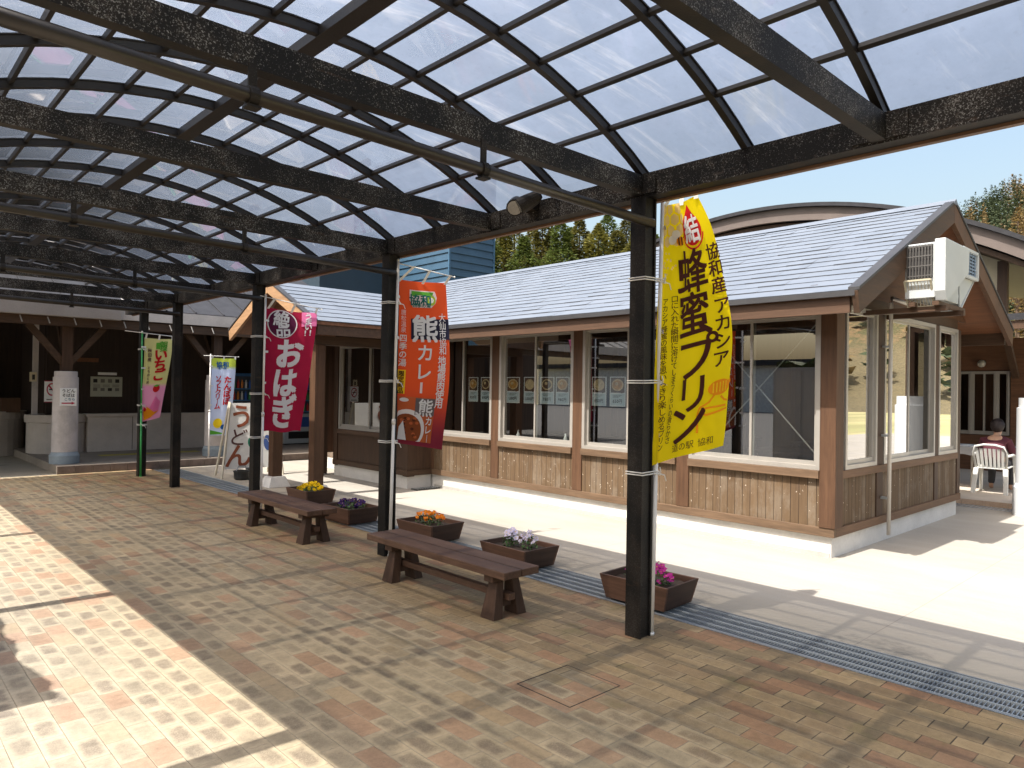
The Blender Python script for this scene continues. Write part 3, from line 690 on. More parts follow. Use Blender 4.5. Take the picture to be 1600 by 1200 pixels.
# ------------------------------------------------------------------ air conditioner on the gable
aco = thing('air_conditioner', 'white outdoor air conditioner with louvred snow hoods hung on the gable', 'air conditioner', (8.4, 2.6, 2.6))
ACW = surf('white_enamel_sheet', (.43, .455, .46), .4, .06, 3, 40, 0)
ACB = plain('blue_grey_slat', (.20, .27, .36), .4)
g = MB(); g.box(8.02, 8.80, 2.34, 2.62, 2.66, 3.22); g.build('body', ACW, aco, bevel=.006)
g = MB(); g.prism([(7.99, 2.24, 3.245), (8.81, 2.24, 3.245), (8.79, 2.24, 2.985), (8.09, 2.24, 2.625), (8.03, 2.24, 2.625), (7.99, 2.24, 2.72)], (0, .098, 0)); g.build('front_hood', ACW, aco, bevel=.006)
g = MB(); g.box(8.012, 8.019, 2.36, 2.60, 2.86, 3.20); g.build('side_backing', INK, aco)
g = MB()
for k in range(9): g.box(7.992, 8.011, 2.365+k*.028, 2.373+k*.028, 2.86, 3.20)
for k in range(4): g.box(7.990, 7.992, 2.36, 2.60, 2.88+k*.1, 2.89+k*.1)
g.build('side_grille', plain('shaded_grille', (.08, .075, .07), .5), aco)  # bars coloured dark for the shade of the barge board
g = MB(); P = [(7.98, 2.37, 2.84), (7.98, 2.61, 2.84), (8.10, 2.61, 2.58), (8.10, 2.37, 2.58)]
for i in range(4): g.beam(P[i], P[(i+1) % 4], .018, .018)
for k in range(1, 8):
    t = k/8; a = Vector(P[0]).lerp(Vector(P[1]), t); b = Vector(P[3]).lerp(Vector(P[2]), t); g.beam(a, b, .006, .006)
g.build('lower_grille', plain('cream_grille', (.42, .38, .28), .5), aco)
g = MB(); fx0, fx1, fz0, fz1 = 8.815, 9.38, 2.985, 3.275
for a, b in (((fx0, fz0), (fx1, fz0)), ((fx0, fz1), (fx1, fz1)), ((fx0, fz0), (fx0, fz1)), ((fx1, fz0), (fx1, fz1))): g.beam((a[0], 2.31, a[1]), (b[0], 2.31, b[1]), .03, .03, (0, 1, 0))
g.box(fx0, fx1, 2.33, 2.60, fz1, fz1+.014); g.box(fx1, fx1+.014, 2.33, 2.60, fz0, fz1)
g.prism([(fx1, 2.33, fz0), (fx1-.02, 2.33, fz0), (8.83, 2.33, 2.60), (8.85, 2.33, 2.59)], (0, .27, 0)); g.prism([(8.811, 2.335, 2.97), (9.33, 2.335, 2.97), (8.83, 2.335, 2.62)], (0, .01, 0))
rh = g.build('side_hood', ACW, aco)
g = MB(); g.box(fx0+.015, fx1-.015, 2.34, 2.345, fz0+.015, fz1-.015); g.build('backing', INK, rh)
g = MB()
for k in range(7): g.hexa([(fx0+.015, 2.318, 3.005+k*.037), (fx1-.015, 2.318, 3.005+k*.037), (fx1-.015, 2.338, 3.02+k*.037), (fx0+.015, 2.338, 3.02+k*.037), (fx0+.015, 2.318, 3.023+k*.037), (fx1-.015, 2.318, 3.023+k*.037), (fx1-.015, 2.338, 3.038+k*.037), (fx0+.015, 2.338, 3.038+k*.037)])
for k in range(5): g.box(fx0+.09+k*.1, fx0+.096+k*.1, 2.312, 2.317, fz0+.015, fz1-.015)
g.build('louvre', ACB, rh)
g = MB()
for x in (8.12, 8.72): g.box(x-.03, x+.03, 2.26, 3.06, 2.53, 2.58)
g.box(8.0, 8.9, 2.30, 2.36, 2.5805, 2.62); g.box(8.0, 8.9, 2.52, 2.58, 2.5805, 2.62); g.build('bracket', DARKWY, aco)

# ------------------------------------------------------------------ menu posters inside the windows
PAP = plain('paper', (.84, .85, .84), .7); PBLUE = plain('pale_blue_paper', (.55, .66, .70), .7)
FOODB = surf('food_photo_brown', (.10, .04, .015), .5, .6, 25, 90, 0); FOODO = surf('food_photo_orange', (.55, .26, .05), .5, .5, 30, 90, 0); FOODY = surf('food_photo_cream', (.66, .48, .25), .5, .4, 30, 90, 0)
spots = [(8.92, 8.69, '950', FOODO), (8.62, 8.38, '890', FOODB), (8.02, 7.73, '1,100', FOODO), (7.64, 7.39, '1,000', FOODY), (7.30, 7.02, '780', FOODB), (6.99, 6.73, '980', FOODO), (6.32, 6.07, '850', FOODY), (6.01, 5.75, '650', FOODO)]
where = ['first', 'second', 'third', 'fourth', 'fifth', 'sixth', 'seventh', 'eighth']
for i, (ya, yb, pr, fm) in enumerate(spots):
    x = XW+.075; t = thing('menu_poster', f'white menu poster behind the dining house windows, {where[i]} counted from the porch', 'poster', (x, (ya+yb)/2, 1.46), 'menu posters behind the window glass')
    g = MB(); g.box(x, x+.002, yb, ya, 1.465, 1.855); sh = g.build('sheet', PAP, t)
    P = Print(ya-yb, .39, lambda u, v: Vector((x, ya+(yb-ya)*u, 1.855-.39*v)), (-1, 0, 0), flat=True)
    P.rect(FOODB, .06, .94, .03, .54, 1, 'food_photo'); P.disc(FOODY, .5, .28, .38, .20, 2, 'food_photo'); P.disc(fm, .5, .28, .30, .155, 3, 'food_photo'); P.disc(FOODY, .45, .24, .10, .06, 4, 'food_photo'); P.disc(FOODB, .78, .5, .12, .06, 4, 'food_photo')
    P.rect(PBLUE, .05, .95, .58, .97, 1, 'price_panel'); P.htext(INK, pr+'円', .5, .82, .058, layer=2, bold=.03)
    for k in range(3): P.rect(INK, .2, .8-.1*k, .62+.035*k, .63+.035*k, 2)
    P.build(sh)
# tables and chairs in the dining room
tb = None
for i, (x, y) in enumerate(((8.6, 3.95), (8.5, 5.7), (8.5, 7.4), (10.4, 6.2), (10.4, 4.2))):
    t = thing('dining_table', ['dark dining table behind the corner window of the dining house', 'dark dining table behind the second window from the corner', 'dark dining table behind the third window from the corner', 'dark dining table deep in the room behind the second window', 'dark dining table deep in the room behind the corner'][i], 'table', (x, y, .26), 'tables in the dining house')
    g = MB(); g.box(x-.35, x+.35, y-.6, y+.6, .93, .97); g.build('table_top', INT, t, bevel=.005)
    for sx in (-.3, .3):
        for sy in (-.52, .52):
            g = MB(); g.box(x+sx-.03, x+sx+.03, y+sy-.03, y+sy+.03, .26, .93); g.build('leg', INT, t)
for i, (x, y, z) in enumerate(((7.62, 7.95, .89), (7.60, 6.95, .89), (7.60, 6.75, .89))):
    o = thing('condiment_bottle', ['small white bottle on the window counter below the third menu poster', 'small pale bottle on the window counter beside a taller cone bottle', 'pointed white bottle on the window counter near the wall post'][i], 'bottle', (x, y, z), 'bottles on the window counter')
    g = MB(); g.lathe((x, y, z), [(.03, 0), (.032, .08), (.015, .12), (.012, .16)] if i != 2 else [(.04, 0), (.02, .12), (.006, .22)], 12); g.build('bottle_body', WHITEP, o, smooth=True)
    g = MB(); g.lathe((x, y, z), [(.014, .16), (.014, .18)] if i != 2 else [(.009, .205), (.007, .235)], 10); g.build('cap', RUST, o)
g = MB(); g.box(XW+.13, XW+.48, 4.95, 9.6, .845, .888); part('window_counter', g, SILLY)

# ------------------------------------------------------------------ benches
BEN = wood('dark_stained_bench_top', (.105, .058, .038), 'y', .55, .35, col2=(.16, .10, .07), amt=.5); BENL = wood('dark_stained_bench_leg', (.062, .034, .022), 'z', .6, .35)
def bench(x0, x1, y0, y1, label):
    t = thing('wooden_bench', label, 'bench', ((x0+x1)/2, (y0+y1)/2, 0), 'benches under the canopy')
    g = MB(); w = (x1-x0-.006)/2; g.box(x0, x0+w, y0, y1, .315, .37); g.box(x1-w, x1, y0, y1, .315, .37); g.build('seat', BEN, t, bevel=.006)
    for yy in (y0+.19, y1-.31):
        for s, xa in ((-1, x0+.10), (1, x1-.10)):
            g = MB(); a, b = .075, .045; xt = xa; xb = xa+s*.045
            g.hexa([(xb-.045, yy-a, 0), (xb+.045, yy-a, 0), (xb+.045, yy+a, 0), (xb-.045, yy+a, 0), (xt-.035, yy-b, .265), (xt+.035, yy-b, .265), (xt+.035, yy+b, .265), (xt-.035, yy+b, .265)]); g.build('leg', BENL, t, bevel=.005)
        g = MB(); g.box(x0+.02, x1-.02, yy-.05, yy+.05, .266, .314); g.build('cross_block', BENL, t, bevel=.004)
        g = MB(); g.box(x0+.13, x1-.13, yy-.03, yy+.03, .075, .125); g.build('lower_block', BENL, t)
    g = MB(); xm = (x0+x1)/2; g.box(xm-.03, xm+.03, y0+.10, y1-.22, .126, .176); g.build('stretcher', BEN, t, bevel=.004)
bench(3.43, 3.78, 3.70, 5.50, 'nearer long dark wooden bench between the red and yellow banners')
bench(3.55, 3.90, 6.84, 8.62, 'farther long dark wooden bench beside the maroon banner')

# ------------------------------------------------------------------ planters with pansies
PLW = wood('planter_board', (.125, .066, .043), 'y', .6, .3); PLE = wood('shaded_planter_end_board', (.060, .034, .024), 'x', .6, .3); SOIL = surf('potting_soil', (.055, .035, .022), .95, .4, 20, 90, .5)  # end boards darkened for their unlit side; the feet share this colour
LEAF = surf('pansy_leaf', (.07, .14, .03), .6, .4, 30, 80, 0)
def petal(name, c): return cloth(name, c, .3, .15)
FL = [('magenta', (.55, .04, .30)), ('white and lavender', (.72, .66, .80)), ('orange', (.85, .24, .02)), ('dark purple', (.055, .02, .12)), ('yellow', (.9, .60, .01))]
PLC = [(4.72, 3.40, .04), (4.76, 4.93, -.02), (4.80, 6.40, .03), (4.66, 7.85, .02), (4.98, 9.50, .0)]
TXT = ['in front of the yellow banner post', 'beside the nearer bench end', 'at the red banner post', 'at the near end of the farther bench', 'behind the farther bench next to the porch footing']
PT = [('beside the yellow banner', [(-.05, -.12, .10, 30), (.02, .16, .06, 10)]), ('in two tufts', [(.03, -.10, .08, 16), (-.02, .10, .08, 18)]), ('in a loose row', [(.0, -.08, .10, 14), (.0, .10, .10, 14)]), ('in a dense mound', [(0, .0, .17, 60)]), ('in a thick mound', [(0, .0, .17, 60)])]
for i, (x, y, rz) in enumerate(PLC):
    t = thing('flower_planter', f'brown wooden trough planter {TXT[i]}', 'planter', (x, y, 0), 'wooden planters along the drain')
    L0, L1, W0, W1, H, th = .27, .315, .20, .23, .20, .022
    ca, sa = math.cos(rz), math.sin(rz)
    def q(a, b, z): return (x+a*ca-b*sa, y+a*sa+b*ca, z)
    for s in (-1, 1):
        g = MB(); g.hexa([q(s*W0, -L0, .012), q(s*(W0-th), -L0, .012), q(s*(W0-th), L0, .012), q(s*W0, L0, .012), q(s*W1, -L1, H), q(s*(W1-th), -L1, H), q(s*(W1-th), L1, H), q(s*W1, L1, H)]); recompute(g.build('side_board', PLW, t, bevel=.003))
        g = MB(); e = th+.0005
        g.hexa([q(-W0+e, s*L0, .012), q(W0-e, s*L0, .012), q(W0-e, s*(L0-th), .012), q(-W0+e, s*(L0-th), .012), q(-W1+e, s*L1, H), q(W1-e, s*L1, H), q(W1-e, s*(L1-th), H), q(-W1+e, s*(L1-th), H)]); recompute(g.build('end_board', PLE, t, bevel=.003))
        g = MB(); g.box(*sorted((q(0, s*.2, 0)[0]-.16, q(0, s*.2, 0)[0]+.16)), y+s*.2-.02, y+s*.2+.02, 0, .0115); g.build('foot', PLE, t)
    g = MB(); g.grid(lambda u, v: (lambda p: (p[0], p[1], .155+.012*mnoise.noise((p[0]*14, p[1]*14, 1))))(q((u-.5)*2*(W1-.028), (v-.5)*2*(L1-.028), 0)), 14, 20); g.build('soil', SOIL, t, smooth=True)
    nm, colr = FL[i]; pm = petal(nm.replace(' ', '_')+'_petal', colr); pe = petal('petal_eye_'+str(i), (.8, .5, .05) if nm != 'yellow' else (.25, .08, .01))
    for j, (a, b, rr, n) in enumerate(PT[i][1]):
        c0 = q(a, b, .155)
        side = ['nearer tuft', 'farther tuft'][j] if len(PT[i][1]) > 1 else 'mound'
        p = thing('pansy_plant', f'{nm} pansies, {side} of planter'+('' if side == 'mound' else ' '+TXT[i]), 'flowers', c0, 'pansies in the planters')
        lv, pt, ey = MB(), MB(), MB()
        hgt = .15 if i in (0, 1, 2) else .11
        for k in range(int(70+n*3)):
            an, r = random.uniform(0, 2*PI), rr*math.sqrt(random.random()); cx, cyy = c0[0]+r*math.cos(an), c0[1]+r*math.sin(an); cz = c0[2]+random.uniform(0, hgt*.85)*(1-.5*(r/rr)**2)
            d = Vector((random.uniform(-1, 1), random.uniform(-1, 1), random.uniform(.1, 1))).normalized(); s2 = d.cross(Vector((0, 0, 1))).normalized(); L = random.uniform(.02, .04); w2 = L*.3; c = Vector((cx, cyy, cz))
            lv.quad(c, c+d*L*.5+s2*w2, c+d*L, c+d*L*.5-s2*w2)
        for k in range(n):
            an, r = random.uniform(0, 2*PI), rr*math.sqrt(random.random())*1.05; c = Vector((c0[0]+r*math.cos(an), c0[1]+r*math.sin(an), c0[2]+hgt*(1-.55*(r/rr)**2)+random.uniform(-.02, .025)))
            nn = Vector((random.uniform(-1, .6), random.uniform(-1, .4), random.uniform(.2, 1))).normalized(); a1 = nn.cross(Vector((.3, .2, 1))).normalized(); b1 = nn.cross(a1); R = random.uniform(.020, .031)
            for m_ in range(5):
                th0 = m_*2*PI/5; e1 = a1*math.cos(th0)+b1*math.sin(th0); e2 = nn.cross(e1)
                pt.quad(c, c+e1*R*.7+e2*R*.5+nn*.004, c+e1*R*1.1+nn*.006*random.uniform(-1, 1), c+e1*R*.7-e2*R*.5+nn*.004)
            ey.quad(*[c+nn*.003+(a1*x1+b1*y1)*R*.22 for x1, y1 in ((1, 0), (0, 1), (-1, 0), (0, -1))])
        lv.build('leaves', LEAF, p); pt.build('petals', pm, p); ey.build('flower_eyes', pe, p)

# ------------------------------------------------------------------ banners
def sheetfn(L0, L1, R, wave, bot=None):
    L0, L1 = Vector(L0), Vector(L1); R = [Vector(r) for r in R]
    def S(u, v):
        l = L0.lerp(L1, v); r = R[0]*((1-v)*(1-2*v))+R[1]*(4*v*(1-v))+R[2]*(v*(2*v-1))
        p = l.lerp(r, u); dx, dy, dz = wave(u, v); return p+Vector((dx, dy, dz))
    return S
TIE = plain('white_cord', (.72, .70, .66), .6)
def banner(label, base, top, rod_a, rod_b, S, W, H, cmat, polemat, ties, postxy, nu=48, nv=110, loops=4, rz0=.012):
    t = thing('banner_flag', label, 'banner', base, 'advertising banners tied to the canopy posts')
    b, tp = Vector(base), Vector(top); g = MB(); m = b.lerp(tp, .45)
    g.tube([b, m], .0165, 12); g.tube([m, tp], .0135, 12); g.tube([m-(tp-b)*.006, m+(tp-b)*.012], .020, 10); g.tube([b, b+(tp-b)*.006], .021, 10); g.build('pole', polemat, t, smooth=True)
    g = MB(); ra, rb = Vector(rod_a), Vector(rod_b); g.tube([ra, rb], .006, 8); g.ball(rb, .011, 8, 6); g.ball(tp, .016, 8, 6); g.build('cross_rod', TIE, t, smooth=True)
    g = MB(); g.grid(S, nu, nv); c = g.build('cloth', cmat, t, smooth=True)
    for u in (.04, .5, .97):
        p = S(u, 0); f = (Vector(p)-ra).length/((rb-ra).length); q = ra.lerp(rb, min(1, f)); d = (rb-ra).normalized()*.016
        g = MB(); g.quad(p-d+Vector((0, -.004, -.02)), p+d+Vector((0, -.004, -.02)), q+d+Vector((0, -.008, .008)), q-d+Vector((0, -.008, .008))); g.build('loop', TIE, t)
    for k in range(loops):
        p = S(0, (k+.45)/loops); a = b.lerp(tp, (p.z-b.z)/(tp.z-b.z)); d = Vector((0, 0, .014))
        e = (Vector(p)-a); g = MB(); g.quad(a-d-e.normalized()*.018+Vector((0, -.018, 0)), S(.06, (k+.45)/loops)-d+Vector((0, -.006, 0)), S(.06, (k+.45)/loops)+d+Vector((0, -.006, 0)), a+d-e.normalized()*.018+Vector((0, -.018, 0))); g.build('loop', TIE, t)
    for z in ties:
        a = b.lerp(tp, z/tp.z); px, py = postxy; g = MB(); r = .069
        for dz in (0, .016): g.tube([(px-r, py-r, z+dz), (px+r, py-r, z+.004+dz), (a.x+.017, a.y-.017, z+dz), (a.x+.016, a.y+.016, z+.005+dz), (px+r, py+r, z+dz), (px-r, py+r, z+dz), (px-r, py-r, z+dz)], .0045, 6)
        e = Vector((a.x+.02, a.y-.02, z)); g.tube([e, e+Vector((.03, -.02, -.01)), e+Vector((.05, -.02, -.05))], .004, 5); g.tube([e, e+Vector((-.03, -.03, .02)), e+Vector((-.04, -.03, .05))], .004, 5); g.ball(e, .012, 6, 5)
        g.build('tie', TIE, t)
    return t, c
POLW = plain('white_banner_pole', (.78, .75, .71), .4); POLG = plain('green_banner_pole', (.03, .30, .07), .4)
def ink(name, c, r=.7): return cloth(name, c, .35, .03)
IBROWN = ink('brown_print', (.075, .018, .012)); IWHITE = ink('white_print', (.80, .78, .78)); IRED = ink('red_print', (.58, .015, .02)); IORA = ink('orange_print', (.85, .33, .01)); INAVY = ink('navy_print', (.02, .02, .045)); IYEL = ink('yellow_print', (.9, .66, .02)); IGRN = ink('green_print', (.12, .42, .05)); ITEAL = ink('teal_print', (.01, .16, .14)); ITAN = ink('tan_print', (.80, .62, .28)); IBLK = ink('black_print', (.02, .015, .012)); ICUR = ink('curry_print', (.26, .065, .02)); ICUR2 = ink('curry_dark_print', (.11, .03, .012)); IPINK = ink('pink_print', (.80, .20, .42)); IBLUE = ink('blue_print', (.02, .12, .36)); IPAN = ink('package_print', (.55, .13, .04)); IGREY = ink('grey_print', (.16, .13, .13)); ILIME = ink('lime_print', (.45, .60, .06)); IMAR = ink('maroon_print', (.10, .012, .05))
# yellow honey pudding banner
def wy(u, v):
    d = u-(.34-.34*v**2.0); f = math.exp(-(d/.085)**2)
    y = -.026*f*(1-.35*v)+.016*math.sin(9*u+5*v)*u+.012*math.sin(14*v+3*u)*u*(1-v*.5); z = -.018*math.sin(PI*u)*(1-v)+.02*u*math.sin(PI*v)
    k = math.exp(-((1-v)/.10)**2)*math.exp(-(u/.35)**2)
    return (.0, y+.03*math.sin(5*u)*v*u-.03*k*u, z)
S = sheetfn((4.133, 2.905, 2.955), (4.045, 2.915, 1.16), [(4.31, 2.735, 3.03), (4.62, 2.685, 2.19), (4.625, 2.72, 1.285)], wy)
yb_, yc = banner('yellow honey pudding banner on white pole at the nearest canopy post', (4.078, 2.91, 0), (4.128, 2.90, 3.03), (4.128, 2.895, 3.01), (4.345, 2.715, 3.075), S, .6, 1.8, cloth('yellow_banner_cloth', (.95, .72, .004), .5, .04), POLW, (2.42, 1.72, 1.10), (XE, Y1), loops=5)
P = Print(.6, 1.8, S, (-.3, -1, 0), 30, 60)
for r in range(4):
    for c in range(3):
        u, v = .06+c*.145+(.072 if r % 2 else 0), .02+r*.042
        if c*.2+r*.12 < .75: P.shape(ITAN, [(u+.065*math.cos(a), v+.0235*math.sin(a)) for a in [PI/6+k*PI/3 for k in range(6)]], 1, 'honeycomb')
P.disc(IRED, .63, .115, .21, .066, 1, 'emblem'); P.shape(IRED, [(.50, .065), (.63, .015), (.76, .065)], 1, 'emblem'); P.ring(IRED, .63, .120, .235, .078, .10, 1, 'emblem', a0=.25, a1=PI-.25)
P.ch(IWHITE, '結', .63, .113, .21, .03, layer=2)
for a, b, c in ((.28, .123, .055), (.22, .143, .06)): P.disc(IWHITE, a, b, c, .018, 2, 'bee')
P.disc(IORA, .33, .152, .05, .019, 2, 'bee'); P.rect(IBROWN, .30, .315, .136, .168, 3, 'bee'); P.rect(IBROWN, .335, .35, .136, .169, 3, 'bee'); P.stroke(IBROWN, [(.37, .14), (.42, .128), (.45, .13)], .006, 3, 'bee')
for k in range(14): P.disc(ITAN, .05+.2*random.random(), .19+.09*random.random(), .012, .004, 1, 'honey_drops')
P.ch(IBROWN, '蜂', .53, .28, .34, .022, sx=1.0); P.ch(IBROWN, '蜜', .52, .452, .34, .022, sx=.95)
P.ch(IBROWN, 'プ', .54, .625, .34, .012); P.ch(IBROWN, 'リ', .52, .765, .29, .012); P.ch(IBROWN, 'ン', .47, .872, .31, .016, rot=-.12)
P.vtext(IBROWN, '協和産', .92, .225, .125, 1.0, du=.0, bold=.025); P.vtext(IBROWN, 'アカシア', .91, .445, .125, 1.0, du=-.025, bold=.02)
P.vtext(IBROWN, '口に入れた瞬間に溶けてしまうくらいの滑らかさ', .225, .375, .052, .90, du=-.001, bold=.008); P.vtext(IBROWN, 'アカシア蜂蜜の風味を思いっきり楽しめるプリン', .105, .38, .052, .92, du=-.001, bold=.008)
P.disc(IORA, .84, .765, .14, .030, 1, 'honey_dipper')
for k in range(5): P.rect(IYEL, .75+k*.04, .765+k*.04, .745, .783, 2, 'honey_dipper')
P.stroke(IORA, [(.96, .755), (1.0, .75)], .03, 1, 'honey_dipper')
for pts in ([(.78, .79), (.72, .815), (.62, .83), (.60, .85), (.70, .862), (.97, .855)], [(.86, .80), (.92, .82), (.97, .825)], [(.64, .835), (.80, .838), (.95, .842)], [(.60, .855), (.605, .89), (.61, .925)]): P.stroke(IORA, pts, .014, 1, 'pudding_cup')
P.htext(IBROWN, '道の駅 協和', .55, .962, .058, rot=-.05, bold=.0)
P.build(yc)
# red curry banner
def wr(u, v): return (.012*math.sin(5*v), .020*math.sin(7*u+3*v)*u+.015*math.sin(8*v)*u, -.012*math.sin(PI*u)*(1-v)-.02*u*v)
S = sheetfn((4.075, 6.06, 2.76), (4.04, 6.05, 1.12), [(4.68, 6.02, 2.785), (4.66, 5.92, 1.95), (4.615, 5.95, 1.045)], wr)
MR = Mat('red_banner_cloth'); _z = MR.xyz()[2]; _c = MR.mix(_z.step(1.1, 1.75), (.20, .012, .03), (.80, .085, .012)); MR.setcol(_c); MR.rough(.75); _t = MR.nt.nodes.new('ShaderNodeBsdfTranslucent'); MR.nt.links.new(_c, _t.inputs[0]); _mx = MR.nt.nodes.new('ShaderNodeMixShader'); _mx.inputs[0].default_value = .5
MR.nt.links.new(MR.b.outputs[0], _mx.inputs[1]); MR.nt.links.new(_t.outputs[0], _mx.inputs[2]); MR.nt.links.new(_mx.outputs[0], MR.out.inputs[0])
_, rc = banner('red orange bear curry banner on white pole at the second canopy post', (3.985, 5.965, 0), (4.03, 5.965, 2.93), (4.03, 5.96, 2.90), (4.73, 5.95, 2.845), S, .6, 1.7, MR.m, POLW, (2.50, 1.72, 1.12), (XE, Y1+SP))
P = Print(.6, 1.7, S, (-.3, -1, 0))
P.shape(IWHITE, [(.25, .055), (.72, .06), (.76, .10), (.73, .135), (.64, .165), (.30, .165), (.27, .135), (.24, .12)], 1, 'emblem'); P.shape(IGRN, [(.28, .062), (.69, .066), (.66, .095), (.46, .085), (.28, .095)], 2, 'emblem'); P.disc(ILIME, .645, .118, .085, .032, 2, 'emblem'); P.disc(IWHITE, .645, .118, .045, .017, 3, 'emblem')
P.htext(ITEAL, '協和', .44, .118, .125, bold=.03, layer=3); P.htext(ITEAL, '四季の湯', .46, .152, .05, layer=3)
P.rect(INAVY, .27, 1.0, .236, .365, 1, 'navy_block'); P.ch(IWHITE, '熊', .52, .297, .30, .03, layer=2); P.ch(IWHITE, 'カ', .52, .445, .19, .02); P.ch(IWHITE, 'レ', .50, .56, .19, .02); P.stroke(IWHITE, [(.475, .625), (.48, .69)], .026, 2, 'lettering')
P.vtext(IWHITE, '大仙市協和', .86, .225, .095, .92, bold=.01); P.vtext(IWHITE, '地場熊肉使用', .845, .49, .098, .88, bold=.025)
P.vtext(IWHITE, '唐松温泉', .13, .20, .062, 1.0, bold=.0); P.vtext(IWHITE, '四季の湯', .13, .36, .085, 1.0, bold=.02)
P.rect(IYEL, .05, .20, .555, .70, 1, 'yellow_tag'); P.vtext(IBLK, '限定商品', .125, .578, .062, .95, bold=.03)
P.rect(IPAN, .10, .78, .715, .975, 1, 'package_picture'); P.rect(IGREY, .40, .78, .72, .82, 2, 'package_picture'); P.ch(IWHITE, '熊', .60, .775, .185, .02, layer=3); P.vtext(IWHITE, 'カレー', .69, .85, .09, .95, layer=3)
def arc(u, v, a, b, n=20, t0=0, t1=PI): return [(u+a*math.cos(t0+(t1-t0)*k/n), v+b*math.sin(t0+(t1-t0)*k/n)) for k in range(n+1)]
P.shape(IWHITE, [(max(.10, q_[0]), min(.975, q_[1])) for q_ in arc(.28, .905, .34, .115, 30, 0, 2*PI)], 2, 'package_picture'); P.shape(ICUR, [(max(.10, q_[0]), min(.975, q_[1])) for q_ in arc(.27, .912, .285, .095, 30, 0, 2*PI)], 3, 'package_picture')
for k in range(22): P.disc(ICUR2 if k % 2 else IPAN, .14+.32*random.random(), .84+.12*random.random(), .035, .009, 4, 'package_picture', 7)
P.shape(IWHITE, [(.13, .90), (.20, .86), (.27, .975), (.11, .975)], 5, 'package_picture'); P.disc(IWHITE, .20, .735, .08, .012, 2, 'package_picture')
P.build(rc)
# maroon sweet rice cake banner
def wo(u, v): return (.01*math.sin(6*v), .022*math.sin(6*u-4*v)*u+.015*math.sin(10*v+4*u)*u, -.02*math.sin(PI*u)*(1-v)+.012*v*math.sin(9*u))
S = sheetfn((4.09, 9.12, 2.71), (4.06, 9.11, 1.06), [(4.80, 9.10, 2.68), (4.69, 9.02, 1.95), (4.60, 9.06, 1.05)], wo)
MO = cloth('maroon_banner_cloth', (.40, .012, .05), .45, .08)
_, oc = banner('maroon ohagi banner with white letters at the third canopy post', (4.05, 9.08, 0), (4.055, 9.06, 2.85), (3.98, 9.05, 2.835), (4.86, 9.05, 2.735), S, .7, 1.65, MO, POLW, (2.30, 1.55, .98), (XE, Y1+2*SP), loops=4)
P = Print(.7, 1.65, S, (-.3, -1, 0))
P.disc(IMAR, .32, .125, .285, .115, 1, 'emblem'); P.ring(IWHITE, .32, .125, .30, .122, .07, 2, 'emblem'); P.ch(IWHITE, '絶', .31, .08, .24, .03, rot=.08, layer=3); P.ch(IWHITE, '品', .34, .17, .22, .03, rot=-.1, layer=3)
P.rect(IPINK, .70, 1.0, .0, .14, 1, 'pink_block'); P.vtext(IWHITE, 'うまい', .83, .04, .115, .75, bold=.03, layer=2); P.ch(IWHITE, '!', .78, .20, .12, .03); P.ch(IWHITE, '!', .88, .20, .12, .03)
P.ch(IWHITE, 'お', .50, .375, .43, .05); P.ch(IWHITE, 'は', .47, .615, .41, .05); P.ch(IWHITE, 'ぎ', .49, .845, .43, .05)
P.build(oc)
# strawberry banner on green pole
def wi(u, v): return (.008*math.sin(6*v), .02*math.sin(6*u+2*v)*u, -.012*math.sin(PI*u)*(1-v)-.05*(1-u)*v*v*0)
S = sheetfn((3.99, 13.92, 2.50), (3.965, 13.92, .98), [(4.47, 13.90, 2.50), (4.38, 13.86, 1.8), (4.275, 13.88, 1.06)], wi)
MI = Mat('strawberry_banner_cloth'); _z = MI.xyz()[2]; _c = MI.mix(_z.step(1.60, 1.70), (.78, .30, .48), (.62, .58, .22)); MI.setcol(_c); MI.rough(.75)
_, ic = banner('pale yellow and pink strawberry banner on green pole at the last canopy post', (3.965, 13.90, 0), (3.945, 13.90, 2.60), (3.66, 13.89, 2.60), (4.50, 13.89, 2.545), S, .47, 1.5, MI.m, POLG, (2.28, 1.27, .92), (XE, 14.0), loops=4)
P = Print(.47, 1.5, S, (-.3, -1, 0))
P.vtext(IGRN, '朝採', .68, .07, .13, .62, bold=.03); P.rect(IGRN, .42, .56, .05, .13, 1); P.vtext(IRED, 'いちご', .60, .20, .235, .82, bold=.05); P.vtext(IMAR, '秋田産', .20, .15, .075, 1.1); P.vtext(IMAR, 'とちおとめ', .20, .36, .06, 1.1)
P.disc(IRED, .58, .625, .14, .045, 1, 'strawberry'); P.shape(IGRN, [(.44, .59), (.58, .575), (.72, .585), (.58, .605)], 2, 'strawberry'); P.shape(IPINK, [(.38, .85), (.60, .72), (.85, .80), (.80, .92), (.45, .92)], 1, 'ice_picture'); P.shape(IORA, [(.08, .88), (.25, .83), (.60, .91), (.85, .90), (.45, .97), (.12, .99)], 2, 'ice_picture'); P.disc(IRED, .16, .86, .07, .025, 3, 'ice_picture')
P.build(ic)
